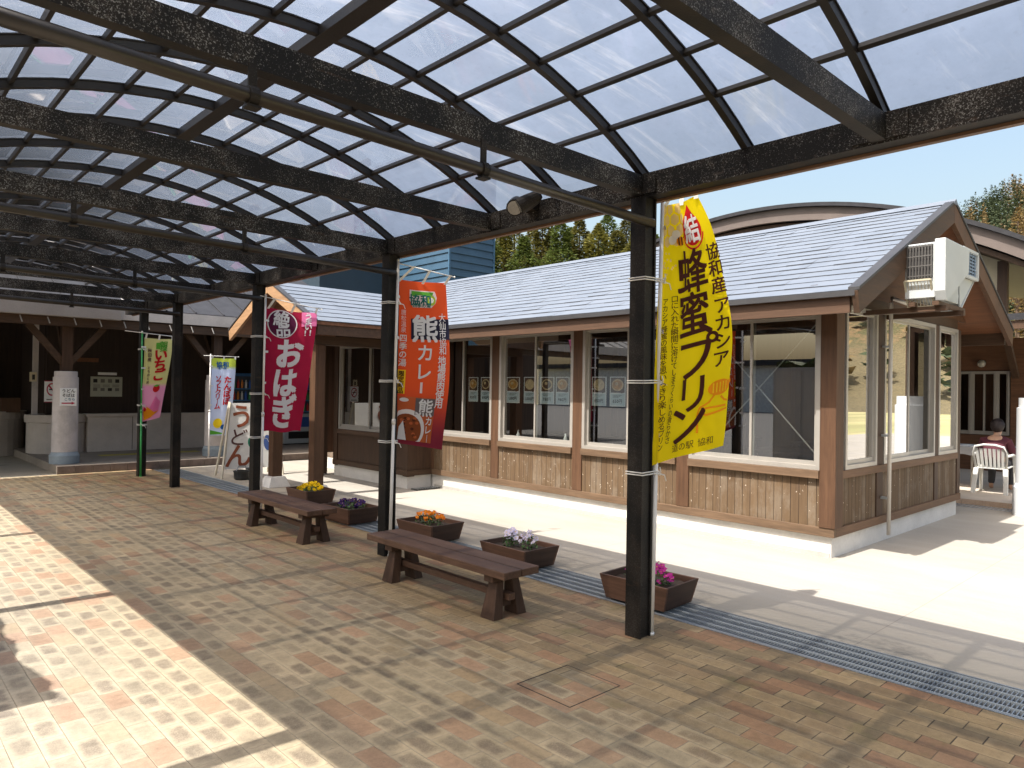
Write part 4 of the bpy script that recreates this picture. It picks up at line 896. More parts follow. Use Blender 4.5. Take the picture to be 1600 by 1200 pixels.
# dandelion soft cream banner
S = sheetfn((5.665, 15.22, 2.24), (5.66, 15.22, .61), [(6.17, 15.20, 2.24), (6.13, 15.17, 1.5), (6.09, 15.18, .60)], wi)
MT = Mat('soft_cream_banner_cloth'); _z = MT.xyz()[2]; _c = MT.mix(_z.step(1.98, 2.08), (.52, .60, .80), (.45, .55, .05)); MT.setcol(_c); MT.rough(.75)
_, tc = banner('pale blue soft cream banner with lime top by the station platform', (5.64, 15.21, .15), (5.645, 15.21, 2.30), (5.50, 15.2, 2.275), (6.23, 15.2, 2.275), S, .5, 1.6, MT.m, POLW, (), (0, 0), loops=4)
P = Print(.5, 1.6, S, (-.2, -1, 0))
P.htext(IBLUE, '協和', .45, .085, .13, bold=.04); P.htext(IBLUE, '道の駅', .45, .135, .06); P.vtext(IRED, 'たんぽぽ', .68, .30, .16, .95, bold=.05); P.vtext(IRED, 'ソフトクリーム', .30, .27, .135, .72, bold=.03)
P.disc(IYEL, .35, .85, .20, .06, 1, 'ice_picture'); P.disc(IBLUE, .60, .90, .12, .03, 2, 'ice_picture'); P.shape(IGRN, [(.0, .93), (.3, .95), (.7, .98), (.0, .99)], 1, 'ice_picture')
P.build(tc)
# udon sandwich board
ab = thing('sandwich_board', 'white udon sandwich board with brown brush lettering behind a canopy post', 'sign', (5.5, 12.9, 0))
def ABS(u, v): return Vector((5.20, 12.98, 1.34)).lerp(Vector((6.00, 12.98, 1.34)), u).lerp(Vector((5.04, 12.80, .16)).lerp(Vector((6.06, 12.80, .16)), u), v)
g = MB(); q = [ABS(0, 0), ABS(1, 0), ABS(1, 1), ABS(0, 1)]; g.prism(q, (0, .03, 0)); bd = g.build('board', WHITE, ab)
g = MB(); 
for a, b in (((5.18, 12.97, 1.36), (4.98, 12.79, 0)), ((6.02, 12.97, 1.36), (6.13, 12.79, 0)), ((5.19, 13.03, 1.36), (5.08, 13.35, 0)), ((6.01, 13.03, 1.36), (6.08, 13.35, 0))): g.beam(a, b, .03, .03)
g.build('frame', plain('pale_timber_frame', (.55, .50, .40), .6), ab)
P = Print(.9, 1.2, ABS, (0, -1, .1), flat=True); UD = plain('brown_brush_paint', (.26, .07, .03), .6)
P.ch(UD, 'う', .25, .20, .48, .02, shear=-.1); P.ch(plain('dark_brown_brush_paint', (.10, .04, .035), .6), 'ど', .20, .52, .34, .01, rot=.1); P.ch(UD, 'ん', .22, .80, .46, .02); P.disc(plain('green_paint', (.02, .25, .15), .6), .52, .60, .12, .11, 1, 'green_motif'); P.disc(plain('blue_paint', (.05, .10, .3), .6), .80, .62, .08, .12, 1, 'blue_motif')
P.build(bd)
pot = thing('weight_pot', 'black ribbed pot weighting the udon sandwich board', 'pot', (5.25, 12.55, 0))
g = MB(); g.lathe((5.22, 12.5, 0), [(.10, 0), (.13, .02), (.135, .13), (.145, .135), (.145, .16), (.12, .16), (.11, .05)], 18); pt_ = g.build('pot_body', plain('black_plastic', (.02, .02, .02), .4), pot, smooth=False)
g = MB(); g.lathe((5.47, 12.62, 0), [(.09, 0), (.11, .02), (.115, .15), (.125, .16), (.12, .18), (.02, .19)], 16); g.build('lid_box', plain('black_plastic_b', (.022, .022, .024), .4), pot)
g = MB(); g.tube([(5.12, 12.5, .16), (5.16, 12.5, .24), (5.28, 12.5, .24), (5.32, 12.5, .16)], .008, 6); g.build('handle', STEEL, pot)

# ------------------------------------------------------------------ station building at the far end
st = thing('station_building', 'dark timber roadside station hall with grey eave at the far end of the walkway', 'building', (3, 18, 0))
TILE = surf('dark_grey_roof', (.03, .03, .034), .6, .25, 6, 50, .2, spec=.2)
FASC = surf('grey_fascia_sheet', (.30, .28, .27), .5, .12, 3, 40, .05)
g = MB(); g.prism([(-7, 15.32, 3.02), (9.5, 15.32, 3.02), (9.5, 22, 5.9), (-7, 22, 5.9)], (0, 0, .12)); part('roof', g, TILE, st)
g = MB()
for k in range(28): x = -6.8+k*.58; g.beam((x, 15.34, 3.148), (x, 21.9, 5.99), .035, .04)
part('roof_seam', g, TILE, st)['kind'] = 'stuff'
g = MB(); g.box(-7, 3.95, 15.20, 15.318, 2.88, 3.16); part('fascia', g, FASC, st, bevel=.01)
g = MB(); g.box(3.96, 9.5, 15.26, 15.318, 2.90, 3.12); part('fascia', g, surf('pale_eave_edge', (.42, .38, .35), .5, .15), st)
for x in [1.9+.42*k for k in range(11)]:
    g = MB(); g.beam((x, 15.26, 2.86), (x+.03, 15.22, 2.74), .018, .012); part('gutter_hook', g, ALU, st)
g = MB(); g.box(-7, 9.5, 15.33, 15.50, 2.72, 2.88); part('eave_beam', g, DARKWX, st)
g = MB(); g.box(-7, 9.5, 15.505, 15.6, 2.84, 2.9)
for y in (16.5, 17.5): g.box(-7, 9.5, y, y+.12, 3.0+(y-15.3)*.43-.2, 3.0+(y-15.3)*.43-.02)
part('purlin', g, DARKWX, st)
COLL = ['with white udon arrow sign at the platform corner', 'standing behind the soft cream banner', 'by the vending machines at the house porch']
for i, x in enumerate((3.12, 5.92, 8.72)):
    c = thing('round_column', f'stout round concrete column carrying timber braces, {COLL[i]}', 'column', (x, 15.62, .15), 'round concrete columns of the station')
    g = MB(); g.lathe((x, 15.62, 0), [(.245, .15), (.25, .30), (.215, .36), (.215, .37)], 26); g.build('column_base', BLUEB, c, smooth=False)
    g = MB(); g.lathe((x, 15.62, 0), [(.215, .371), (.212, 1.1), (.208, 1.77), (.19, 1.775), (.19, 1.87), (.185, 1.88)], 30); g.build('shaft', COLM, c, smooth=False)
    g = MB(); g.box(x-.09, x+.09, 15.53, 15.71, 1.88, 2.72); g.build('timber_post', DARKW, c)
    for s in (-1, 1):
        g = MB(); g.beam((x+s*.06, 15.62, 2.05), (x+s*.62, 15.62, 2.74), .11, .12, (0, 1, 0)); g.build('brace', DARKWX, c)
    g = MB(); g.beam((x, 15.60, 2.05), (x, 16.3, 2.95), .11, .12, (1, 0, 0)); g.build('brace', DARKWX, c)
sg = thing('arrow_sign', 'small white udon sign with red arrow fixed on the round column', 'sign', (3.12, 15.39, 1.25))
def SGS(u, v): return Vector((2.985+.27*u, 15.395, 1.565-.33*v))
g = MB(); g.box(2.985, 3.255, 15.398, 15.41, 1.235, 1.565); sb = g.build('board', PAP, sg)
P = Print(.27, .33, SGS, (0, -1, 0), flat=True); P.htext(INK, 'うどん', .5, .15, .075, bold=.02); P.htext(INK, 'そばは', .5, .40, .07, bold=.02); P.htext(plain('blue_ink', (.02, .12, .22), .6), 'こちら', .58, .63, .06, bold=.02)
RD = plain('red_ink', (.45, .01, .05), .6); P.stroke(RD, [(.1, .85), (.72, .85)], .022, 2); P.shape(RD, [(.70, .77), (.92, .85), (.70, .93)], 2); P.build(sb)
BRK = surf('brick_riser', (.16, .12, .10), .8, .3, 7, 60, .3)
g = MB(); g.box(2.90, 14, 15.09, 24, -.1, .148); kind(g.build('platform', surf('platform_tiles', (.26, .22, .18), .7, .2, 3, 50, .2)), 'structure')
g = MB()
for k in range(38): g.box(2.905+k*.29, 3.185+k*.29, 15.075, 15.089, .01, .14)
kind(g.build('platform_kerb', BRK), 'structure')
g = MB(); g.box(4.0, 6.0, 16.7, 17.0, .149, .154); kind(g.build('tactile_paving', plain('yellow_tile', (.42, .34, .06), .7)), 'structure')
# back walls, low planter walls
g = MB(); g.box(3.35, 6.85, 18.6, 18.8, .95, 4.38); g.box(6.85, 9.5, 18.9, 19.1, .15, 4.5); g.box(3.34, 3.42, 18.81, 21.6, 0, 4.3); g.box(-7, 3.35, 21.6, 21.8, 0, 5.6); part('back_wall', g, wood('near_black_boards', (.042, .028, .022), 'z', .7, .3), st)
g = MB(); g.prism([(9.4, 15.4, .15), (9.4, 21.9, .15), (9.4, 21.9, 5.8), (9.4, 15.4, 3.0)], (.09, 0, 0)); part('side_wall', g, DARKW, st)
g = MB(); g.box(4.0, 6.85, 17.85, 18.1, .149, .93); g.box(3.96, 6.89, 17.81, 18.14, .93, .99); part('low_wall', g, STUC, st)
for x in (4.9, 5.85):
    g = MB(); g.box(x-.006, x+.006, 17.844, 17.852, .17, .92); part('wall_joint', g, surf('dark_joint', (.12, .10, .09), .9), st)  # thin dark line along each wall joint
rp = thing('round_planter', 'round beige low planter beside the round column with the arrow sign', 'planter', (3.45, 18.4, 0), 'round planters of the station')
g = MB(); g.lathe((3.5, 18.3, 0), [(.56, .0), (.56, .80), (.60, .81), (.60, .97), (.50, .97), (.48, .85)], 36); g.build('wall', STUC, rp)
g = MB(); g.lathe((3.5, 18.3, 0), [(.47, .80), (.47, .87)], 24); g.build('soil', SOIL, rp)
rp = thing('round_planter', 'round beige low planter at the left edge of the picture', 'planter', (2.3, 20.2, 0), 'round planters of the station')
g = MB(); g.lathe((2.35, 20.2, 0), [(.85, .0), (.85, .82), (.89, .83), (.89, 1.0), (.75, 1.0), (.72, .85)], 36); g.build('wall', STUC, rp)
g = MB(); g.lathe((2.35, 20.2, 0), [(.71, .80), (.71, .87)], 24); g.build('soil', SOIL, rp)
g = MB(); g.box(3.02, 3.12, 18.2, 18.3, .97, 3.6); part('door_post', g, COLM, st)
g = MB(); g.box(2.0, 2.75, 21.5, 21.58, 2.2, 3.0); g.box(2.35, 2.43, 21.48, 21.58, 0, 2.2); part('door_panel', g, BRW, st)
for k in range(3):
    o = thing('rolled_blind', ['leftmost pale rolled blind in the dim doorway at the left edge', 'middle pale rolled blind in the dim doorway at the left edge', 'rightmost pale rolled blind in the dim doorway at the left edge'][k], 'blind', (2.5+.13*k, 21.3, .9), 'pale rolls in the doorway')
    g = MB(); g.lathe((2.46+.14*k, 21.3, 0), [(.045, 1.15), (.05, 1.2), (.05, 2.05), (.03, 2.1)], 12); g.build('roll', WHITEP, o)
g = MB(); g.box(2.65, 3.0, 19.4, 19.7, .98, 1.3); o = g.build('wooden_box', BRW); tag(o, 'small brown wooden box standing behind the round planter', 'box')
def board(name, label, x0, x1, y, z0, z1, fn, mat=PAP):
    t = thing(name, label, 'notice', (x0, y, z0)); g = MB(); g.box(x0, x1, y, y+.02, z0, z1); b = g.build('board', mat, t)
    P = Print(x1-x0, z1-z0, lambda u, v: Vector((x0+(x1-x0)*u, y, z1-(z1-z0)*v)), (0, -1, 0), flat=True); fn(P); P.build(b)
GREYI = plain('grey_ink', (.16, .15, .14), .6)
def nb(P):
    for k in range(8): P.rect(GREYI if k % 3 else INK, .08+.23*(k % 4), .08+.23*(k % 4)+.13, .12+.45*(k//4), .30+.42*(k//4)); 
    for k in range(10): P.rect(GREYI, .08+.3*(k % 3), .30+.3*(k % 3), .40+.05*(k//3), .42+.05*(k//3))
board('notice_board', 'pale notice board with small pictures on the dark back wall', 4.20, 4.86, 18.57, 1.36, 1.82, nb, plain('pale_green_paper', (.45, .46, .38), .7))
board('name_strip', 'narrow white strip above the pale notice board', 4.35, 4.74, 18.57, 1.86, 1.92, lambda P: None)
def ns(P): P.ring(RD, .5, .40, .36, .30, .22, 1); P.stroke(RD, [(.27, .2), (.73, .6)], .03, 1); P.rect(INK, .3, .7, .37, .43, 2); P.rect(GREYI, .15, .85, .85, .90, 1); P.rect(RD, .0, 1, .0, .03); P.rect(RD, 0, 1, .97, 1)
board('no_smoking_notice', 'white no smoking notice with red ring left of the round column', 3.13, 3.40, 17.6, 1.25, 1.70, ns)
board('small_notice', 'small yellowish notice beside the door post', 2.93, 3.06, 18.0, 1.68, 1.88, lambda P: P.rect(INK, .35, .75, .25, .8), plain('cream_paper', (.6, .52, .35), .7))
board('wooden_name_plate', 'narrow brown wooden plate hanging on the dark back wall', 3.92, 4.35, 18.55, 2.15, 2.24, lambda P: None, SOFF)
# vending machines
def vending(x, y, body, label, low):
    t = thing('vending_machine', label, 'vending machine', (x+.5, y, .15), 'vending machines on the platform')
    g = MB(); g.box(x, x+1.05, y, y+.7, .17, 1.98); g.build('cabinet', body, t, bevel=.015)
    g = MB(); g.box(x+.06, x+.99, y-.012, y+.001, .95, 1.90); b = g.build('display', plain('display_back_'+label[:5].strip(), (.05, .07, .10), .3), t)
    cols = [plain('can_'+n+label[:4].strip(), c, .35) for n, c in (('red', (.5, .03, .03)), ('blue', (.03, .12, .5)), ('orange', (.6, .2, .03)), ('green', (.05, .3, .1)), ('white', (.6, .6, .6)))]
    for r in range(3):
        for k in range(9):
            g = MB(); g.lathe((x+.12+k*.10, y-.05, 1.02+r*.29), [(.03, 0), (.03, .15), (.015, .18), (.012, .21)], 8); g.build('bottle', cols[(k*7+r*3) % 5], b)
        g = MB(); g.box(x+.07, x+.98, y-.08, y-.013, .99+r*.29, 1.015+r*.29); g.build('shelf', plain('blue_shelf', (.06, .22, .45), .4), b)
    g = MB(); g.box(x+.12, x+.80, y-.010, y+.001, .30, .48); g.build('delivery_flap', INK, t)
    g = MB(); g.box(x+.78, x+.95, y-.014, y+.001, .56, .88); g.build('coin_panel', STEEL, t)
    g = MB(); g.box(x+.05, x+1.0, y-.009, y+.001, .50, .60) if low else g.box(x+.1, x+.7, y-.009, y+.001, .60, .86); g.build('graphic_panel', plain('panel_blue', (.03, .10, .32), .4), t)
    g = MB(); g.box(x+.03, x+1.02, y+.02, y+.66, .15, .169); g.build('foot', INK, t)
vending(8.42, 17.55, plain('white_cabinet', (.50, .54, .54), .3), 'white vending machine with dark display behind the porch posts', False)
vending(7.0, 17.9, plain('blue_cabinet', (.04, .14, .34), .3), 'blue vending machine full of bottles behind the udon board', True)
cw = thing('clerestory', 'small row of white clerestory panes with timber bars above the grey eave', 'window', (1.9, 17, 3.9))
g = MB(); g.box(1.0, 3.3, 17.0, 17.1, 3.75, 4.35); g.build('window_wall', DARKW, cw)
for k in range(4):
    g = MB(); g.box(1.5+.28*k, 1.72+.28*k, 16.97, 16.99, 3.80, 4.30); g.build('pane', WHITE, cw)
g = MB(); g.box(1.45, 2.7, 16.93, 16.965, 4.0, 4.05); g.build('glazing_bar', BRW, cw)
# ------------------------------------------------------------------ blue clad tower
tw = thing('blue_tower', 'tall blue weatherboarded tower rising behind the shingle roof', 'tower', (18, 23, 0))
BT = surf('blue_weatherboard', (.027, .068, .115), .5, .12, 2, 40, .05)
g = MB(); x0, y0, x1, y1, H = 15.66, 20.0, 17.75, 26.5, 10.3
g.box(x0+.05, x1-.05, y0+.05, y1-.05, 0, H); g.build('core', BT, tw)
g = MB(); z = 3.0
while z < H-.1:
    h = .27
    g.hexa([(x0-.03, y0-.03, z), (x1+.03, y0-.03, z), (x1+.03, y1, z), (x0-.03, y1, z), (x0+.01, y0+.01, z+h), (x1-.01, y0+.01, z+h), (x1-.01, y1, z+h), (x0+.01, y1, z+h)]); z += h
g.build('weatherboards', BT, tw)
g = MB(); g.box(x0-.036, x0+.03, y0-.036, y0+.03, 0, H); g.box(x1-.03, x1+.036, y0-.036, y0+.03, 0, H); g.build('corner_trim', surf('dark_blue_trim', (.04, .10, .17), .5), tw)
g = MB(); g.box(x0-.15, x1+.15, y0-.15, y1, H, H+.2); g.build('roof_cap', EDGE, tw)
g = MB(); g.box(x0-3.2, x0-.04, y0+3.4, y0+8, 0, 7.2); g.build('annex', surf('shaded_blue_cladding', (.010, .026, .045), .6, .12), tw)  # annex darker than the tower boards, shade put into its colour
# ------------------------------------------------------------------ vaulted main hall
mh = thing('main_hall', 'large timber hall with shallow curved roof behind the dining house', 'hall', (20, 9, 0))
HC, HR = (9.2, -5.45), 11.8
def harc(y, off=0.0): return HC[1]+math.sqrt(max(0, (HR+off)**2-(y-HC[0])**2))
def arcslab(mb, ya, yb, o0, o1, x0, x1, n=40):
    vs, fs = [], []
    for i in range(n+1):
        y = ya+(yb-ya)*i/n
        for x, o in ((x0, o0), (x1, o0), (x1, o1), (x0, o1)): vs.append((x, y, harc(y, o)))
    for i in range(n):
        for j in range(4): fs.append((4*i+j, 4*i+(j+1) % 4, 4*i+4+(j+1) % 4, 4*i+4+j))
    fs += [(3, 2, 1, 0), (4*n, 4*n+1, 4*n+2, 4*n+3)]; mb.add(vs, fs)
g = MB(); arcslab(g, 2.9, 16.8, -.06, .03, 16.9, 34); part('roof', g, TILE, mh)
g = MB(); arcslab(g, 3.0, 16.5, -.37, -.065, 17.0, 17.12); part('fascia', g, surf('weathered_fascia', (.115, .09, .08), .7, .15, 3, 40, .1), mh)
g = MB(); arcslab(g, 3.05, 16.4, -.50, -.40, 17.14, 34); part('soffit', g, DARKWX, mh)
g = MB()
n = 24; W0 = [(3.95+11*i/n) for i in range(n+1)]
g.prism([(18.0, 3.95, 3.43)]+[(18.0, y, harc(y, -.5)-.01) for y in W0]+[(18.0, 14.95, 3.43)], (.2, 0, 0)); part('gable_wall', g, surf('cream_plaster', (.50, .43, .30), .85, .1), mh)
for y in (3.95, 4.62, 6.4, 8.2, 9.9, 11.7): 
    g = MB(); g.box(17.9, 18.05, y-.09, y+.09, 3.44, harc(y, -.5)); part('timber_stud', g, DARKW, mh)
g = MB()
for y in (6.2, 8.0, 9.8, 11.6): g.box(17.2, 18.0, y-.07, y+.07, harc(y, -.75), harc(y, -.51))
part('outrigger', g, DARKWX, mh)
g = MB(); g.box(17.13, 17.2, 7.75, 8.35, 5.55, 5.85); part('vent_panel', g, plain('pale_blue_vent', (.30, .38, .40), .4), mh)
g = MB(); g.box(17.13, 17.2, 9.5, 9.72, 5.55, 5.85); part('bracket_block', g, COLM, mh)
g = MB(); g.box(18.0, 18.2, 4.80, 16, 0, 2.92); g.box(18.0, 18.2, 3.2, 3.80, 0, 2.92); g.box(18.0, 18.2, 3.80, 4.80, 0, .84); g.box(18.0, 18.2, 3.80, 4.80, 2.24, 2.92); part('lower_wall', g, wood('hall_boards', (.13, .062, .033), 'y', .65, .3), mh)
g = MB(); g.prism([(12.85, 2.0, 2.93), (17.99, 2.0, 3.42), (17.99, 2.0, 3.30), (12.85, 2.0, 2.83)], (0, 7, 0)); part('lean_roof', g, TILE, mh)
g = MB(); g.box(12.88, 12.98, 2.05, 8.9, 2.70, 2.825); part('eave_board', g, DARKWY, mh)
g = MB(); g.beam((17.95, 3.7, 2.1), (16.9, 3.7, 3.1), .10, .12, (0, 1, 0)); part('brace', g, DARKWX, mh)
for a, b, gl in ((3.82, 4.06, SCREEN), (4.06, 4.52, GLASSR), (4.52, 4.78, SCREEN)):
    win((18.0, b), (0, -1), b-a, .86, 2.22, (-1, 0), gl, (b-a)/2 if b-a > .4 else None, mh, .03)
g = MB(); g.box(18.6, 18.7, 3.3, 6, 0, 2.8); part('inner_wall', g, INT, mh)
wl = thing('wall_lamp', 'small dark round wall lamp above the hall windows', 'lamp', (17.9, 4.3, 2.4))
g = MB(); g.tube([(17.99, 4.3, 2.40), (17.90, 4.3, 2.40)], [.06, .05], 12); g.build('mount', INK, wl)
g = MB(); g.ball((17.85, 4.3, 2.38), .08, 12, 8); g.build('globe', surf('frosted_globe', (.35, .33, .28), .3), wl, smooth=True)
rc2 = thing('white_round_column', 'short white round column lit by sun at the right edge', 'column', (12.25, 2.28, 0))
CW = surf('white_column_paint', (.66, .68, .70), .7, .05, 3, 40, .05)
g = MB(); g.lathe((12.3, 2.26, 0), [(.30, 0), (.30, .40), (.27, .44), (.262, .45)], 30); g.build('column_base', CW, rc2)
g = MB(); g.lathe((12.3, 2.26, 0), [(.262, .451), (.258, 1.52), (.235, 1.525), (.235, 1.66)], 36); g.build('shaft', CW, rc2)
g = MB(); g.box(12.21, 12.39, 2.17, 2.35, 1.66, 2.66); g.build('timber_post', DARKW, rc2)
g = MB(); g.box(12.75, 18, 0, 9, -.02, .085); kind(g.build('terrace', surf('terrace_tiles', (.50, .43, .35), .8, .12, 3, 50, .15)), 'structure')
g = MB()
for k in range(30): g.box(12.735, 12.749, .02+k*.3, .31+k*.3, .005, .08)
kind(g.build('terrace_kerb', surf('terrace_brick', (.48, .36, .27), .8, .2)), 'structure')
gr2 = thing('narrow_grate', 'narrow steel drain grate in front of the terrace at right', 'drain', (12.5, 3, 0))
g = MB()
for k in range(90): g.box(12.45, 12.70, .3+k*.06, .33+k*.06, .001, .006)
g.build('cross_bar', STEEL, gr2)['kind'] = 'stuff'
g = MB(); g.box(12.44, 12.448, .3, 5.7, .001, .008); g.box(12.702, 12.71, .3, 5.7, .001, .008); g.build('frame', STEEL, gr2)
# ------------------------------------------------------------------ chair, table, person on the terrace
CHM = plain('white_resin', (.60, .60, .57), .4)
ch = thing('plastic_chair', 'white slatted plastic armchair with a person seated in it', 'chair', (13.9, 3.17, .085))
CXc, CYc, Z0 = 13.98, 3.17, .085
def cp(f, s, z): return Vector((CXc+f, CYc+s, Z0+z))     # f forward (+X), s sideways
g = MB(); g.hexa([cp(-.20, -.21, .40), cp(.24, -.23, .43), cp(.24, .23, .43), cp(-.20, .21, .40), cp(-.20, -.21, .42), cp(.24, -.23, .45), cp(.24, .23, .45), cp(-.20, .21, .42)]); g.build('seat', CHM, ch, bevel=.006)
g = MB()
for k in range(7):
    s = -.165+k*.055; g.hexa([cp(-.20, s-.019, .42), cp(-.185, s-.019, .42), cp(-.185, s+.019, .42), cp(-.20, s+.019, .42), cp(-.30, s*1.12-.021, .74), cp(-.285, s*1.12-.021, .74), cp(-.285, s*1.12+.021, .74), cp(-.30, s*1.12+.021, .74)])
g.build('back_slat', CHM, ch)
g = MB(); g.tube([cp(-.20, -.21, .41), cp(-.28, -.235, .66), cp(-.31, -.20, .77), cp(-.315, -.08, .80), cp(-.315, .08, .80), cp(-.31, .20, .77), cp(-.28, .235, .66), cp(-.20, .21, .41)], .019, 8); g.build('back_rim', CHM, ch, smooth=True)
for s in (-1, 1):
    g = MB(); g.hexa([cp(-.33, s*.23-.03, 0), cp(-.28, s*.23-.03, 0), cp(-.28, s*.23+.03, 0), cp(-.33, s*.23+.03, 0), cp(-.23, s*.205-.035, .41), cp(-.17, s*.205-.035, .41), cp(-.17, s*.205+.035, .41), cp(-.23, s*.205+.035, .41)]); g.build('leg', CHM, ch, bevel=.006)
    g = MB(); g.hexa([cp(.25, s*.25-.025, 0), cp(.29, s*.25-.025, 0), cp(.29, s*.25+.025, 0), cp(.25, s*.25+.025, 0), cp(.20, s*.235-.03, .62), cp(.25, s*.235-.03, .62), cp(.25, s*.235+.03, .62), cp(.20, s*.235+.03, .62)]); g.build('leg', CHM, ch, bevel=.006)
    g = MB(); g.tube([cp(-.27, s*.235, .62), cp(-.1, s*.26, .635), cp(.18, s*.25, .63), cp(.24, s*.24, .61)], .022, 8); g.build('armrest', CHM, ch, smooth=True)
tbl = thing('terrace_table', 'white cloth covered table in front of the seated person', 'table', (14.9, 3.3, .085))
g = MB(); g.box(14.42, 15.3, 2.4, 4.2, .765, .79); g.build('table_top', plain('table_cloth_print', (.42, .42, .42), .7), tbl, bevel=.006)
g = MB(); g.grid(lambda u, v: Vector((14.415, 2.4+1.8*u, .79-.14*v-.01*math.sin(40*u))), 40, 3); g.build('cloth_skirt', plain('pale_cloth', (.40, .41, .43), .8), tbl)
for x in (14.5, 15.2):
    for y in (2.5, 3.62, 4.1):
        if y == 3.62 and x > 15: continue
        g = MB(); g.tube([(x, y, .085), (x, y, .765)], .018, 8); g.build('leg', ALU, tbl)
g = MB(); g.box(14.55, 14.95, 3.35, 3.85, .7905, .80); o = g.build('newspaper', PAP); tag(o, 'open pale newspaper lying on the terrace table left of the person', 'newspaper')
def skin_body(name, verts, edges, mat, parent=None, sub=2):
    me = bpy.data.meshes.new(name); me.from_pydata([v[0] for v in verts], edges, []); o = bpy.data.objects.new(name, me); COL.objects.link(o)
    o.modifiers.new('skin', 'SKIN').use_smooth_shade = True
    if not me.skin_vertices: bpy.context.view_layer.objects.active = o; me.skin_vertices.new() if hasattr(me.skin_vertices, 'new') else None
    for i, v in enumerate(verts):
        r = v[1]; me.skin_vertices[0].data[i].radius = r if isinstance(r, tuple) else (r, r)
    me.skin_vertices[0].data[0].use_root = True
    s = o.modifiers.new('sub', 'SUBSURF'); s.levels = s.render_levels = sub; me.materials.append(mat)
    if parent: o.parent = parent; o.matrix_parent_inverse = world_of(parent).inverted()
    return o
SKINM = surf('skin', (.42, .25, .17), .5, .08); MARO = surf('maroon_knit', (.075, .012, .022), .85, .25, 20, 120, .3); HAIR = surf('dark_hair', (.025, .016, .015), .6, .3, 60, 150, .3); TROU = surf('dark_trousers', (.03, .03, .035), .8)
pz = Z0
V = [(cp(-.06, 0, .50), (.155, .12)), (cp(-.05, 0, .62), (.15, .115)), (cp(.02, 0, .76), (.165, .11)), (cp(.10, 0, .87), (.12, .085)), (cp(.15, 0, .93), .05), (cp(.20, 0, .99), .062),
     (cp(.20, 0, 1.055), (.078, .092)), (cp(.21, 0, 1.13), (.075, .088)), (cp(.19, 0, 1.185), .05)]
E_ = [(0, 1), (1, 2), (2, 3), (3, 4), (4, 5), (5, 6), (6, 7), (7, 8)]
for s in (-1, 1):
    b = len(V)
    V += [(cp(.08, s*.17, .84), .062), (cp(.10, s*.235, .66), .05), (cp(.24, s*.24, .68), .042), (cp(.40, s*.15, .745), .034), (cp(.47, s*.11, .745), (.036, .02)), (cp(.10, s*.12, .48), .085), (cp(.42, s*.13, .47), .066), (cp(.44, s*.13, .25), .048), (cp(.42, s*.14, .06), .036), (cp(.52, s*.15, .035), (.036, .03))]
    E_ += [(3, b), (b, b+1), (b+1, b+2), (b+2, b+3), (b+3, b+4), (0, b+5), (b+5, b+6), (b+6, b+7), (b+7, b+8), (b+8, b+9)]
pe = skin_body('person', V, E_, SKINM); pe['label'] = pe.get('label', ''); tag(pe, 'person in maroon jumper with short dark hair seated with back to the camera', 'person')
V2 = [(cp(-.065, 0, .47), (.172, .138)), (cp(-.055, 0, .62), (.168, .133)), (cp(.015, 0, .77), (.182, .128)), (cp(.095, 0, .875), (.135, .10)), (cp(.14, 0, .915), .068)]
E2 = [(0, 1), (1, 2), (2, 3), (3, 4)]
for s in (-1, 1):
    b = len(V2); V2 += [(cp(.08, s*.175, .845), .074), (cp(.10, s*.24, .66), .063), (cp(.24, s*.245, .68), .054), (cp(.37, s*.165, .735), .046)]; E2 += [(3, b), (b, b+1), (b+1, b+2), (b+2, b+3)]
skin_body('jumper', V2, E2, MARO, pe)
V3 = [(cp(-.02, 0, .485), (.16, .105))]; E3 = []
for s in (-1, 1):
    b = len(V3); V3 += [(cp(.10, s*.12, .485), .096), (cp(.42, s*.13, .475), .077), (cp(.44, s*.13, .25), .06), (cp(.425, s*.14, .09), .052)]; E3 += [(0, b), (b, b+1), (b+1, b+2), (b+2, b+3)]
skin_body('trousers', V3, E3, TROU, pe)
g = MB(); hc = cp(.185, 0, 1.105); vs = []
for k in range(700):
    d = Vector((random.gauss(0, 1), random.gauss(0, 1), random.gauss(0, 1))).normalized()
    if d.x > .35 and d.z < .45: continue
    if d.z < -.75: continue
    c = hc+Vector((d.x*.112, d.y*.096, d.z*.122)); t = Vector((-.3*d.x, random.uniform(-.3, .3), -1)); t = (t-d*t.dot(d)).normalized(); s = d.cross(t)*.012; L = random.uniform(.03, .06)
    g.quad(c-s, c+s, c+s*.6+t*L-d*.004, c-s*.6+t*L-d*.004)
g.ball(hc+Vector((-.008, 0, .008)), .102, 16, 12, (1, .88, 1.12)); g.build('hair', HAIR, pe, smooth=True)
for s in (-1, 1):
    for k in range(5):
        b = cp(.475, s*.11+s*(k-2)*.017, .748); L = [.05, .075, .085, .08, .06][k] if k else .05
        d = Vector((1, s*(.8 if k == 0 else 0), -.15)).normalized()
        f = skin_body('finger', [(b, .008), (b+d*L*.5, .0075), (b+d*L+Vector((0, 0, -.01)), .006)], [(0, 1), (1, 2)], SKINM, pe, 1)

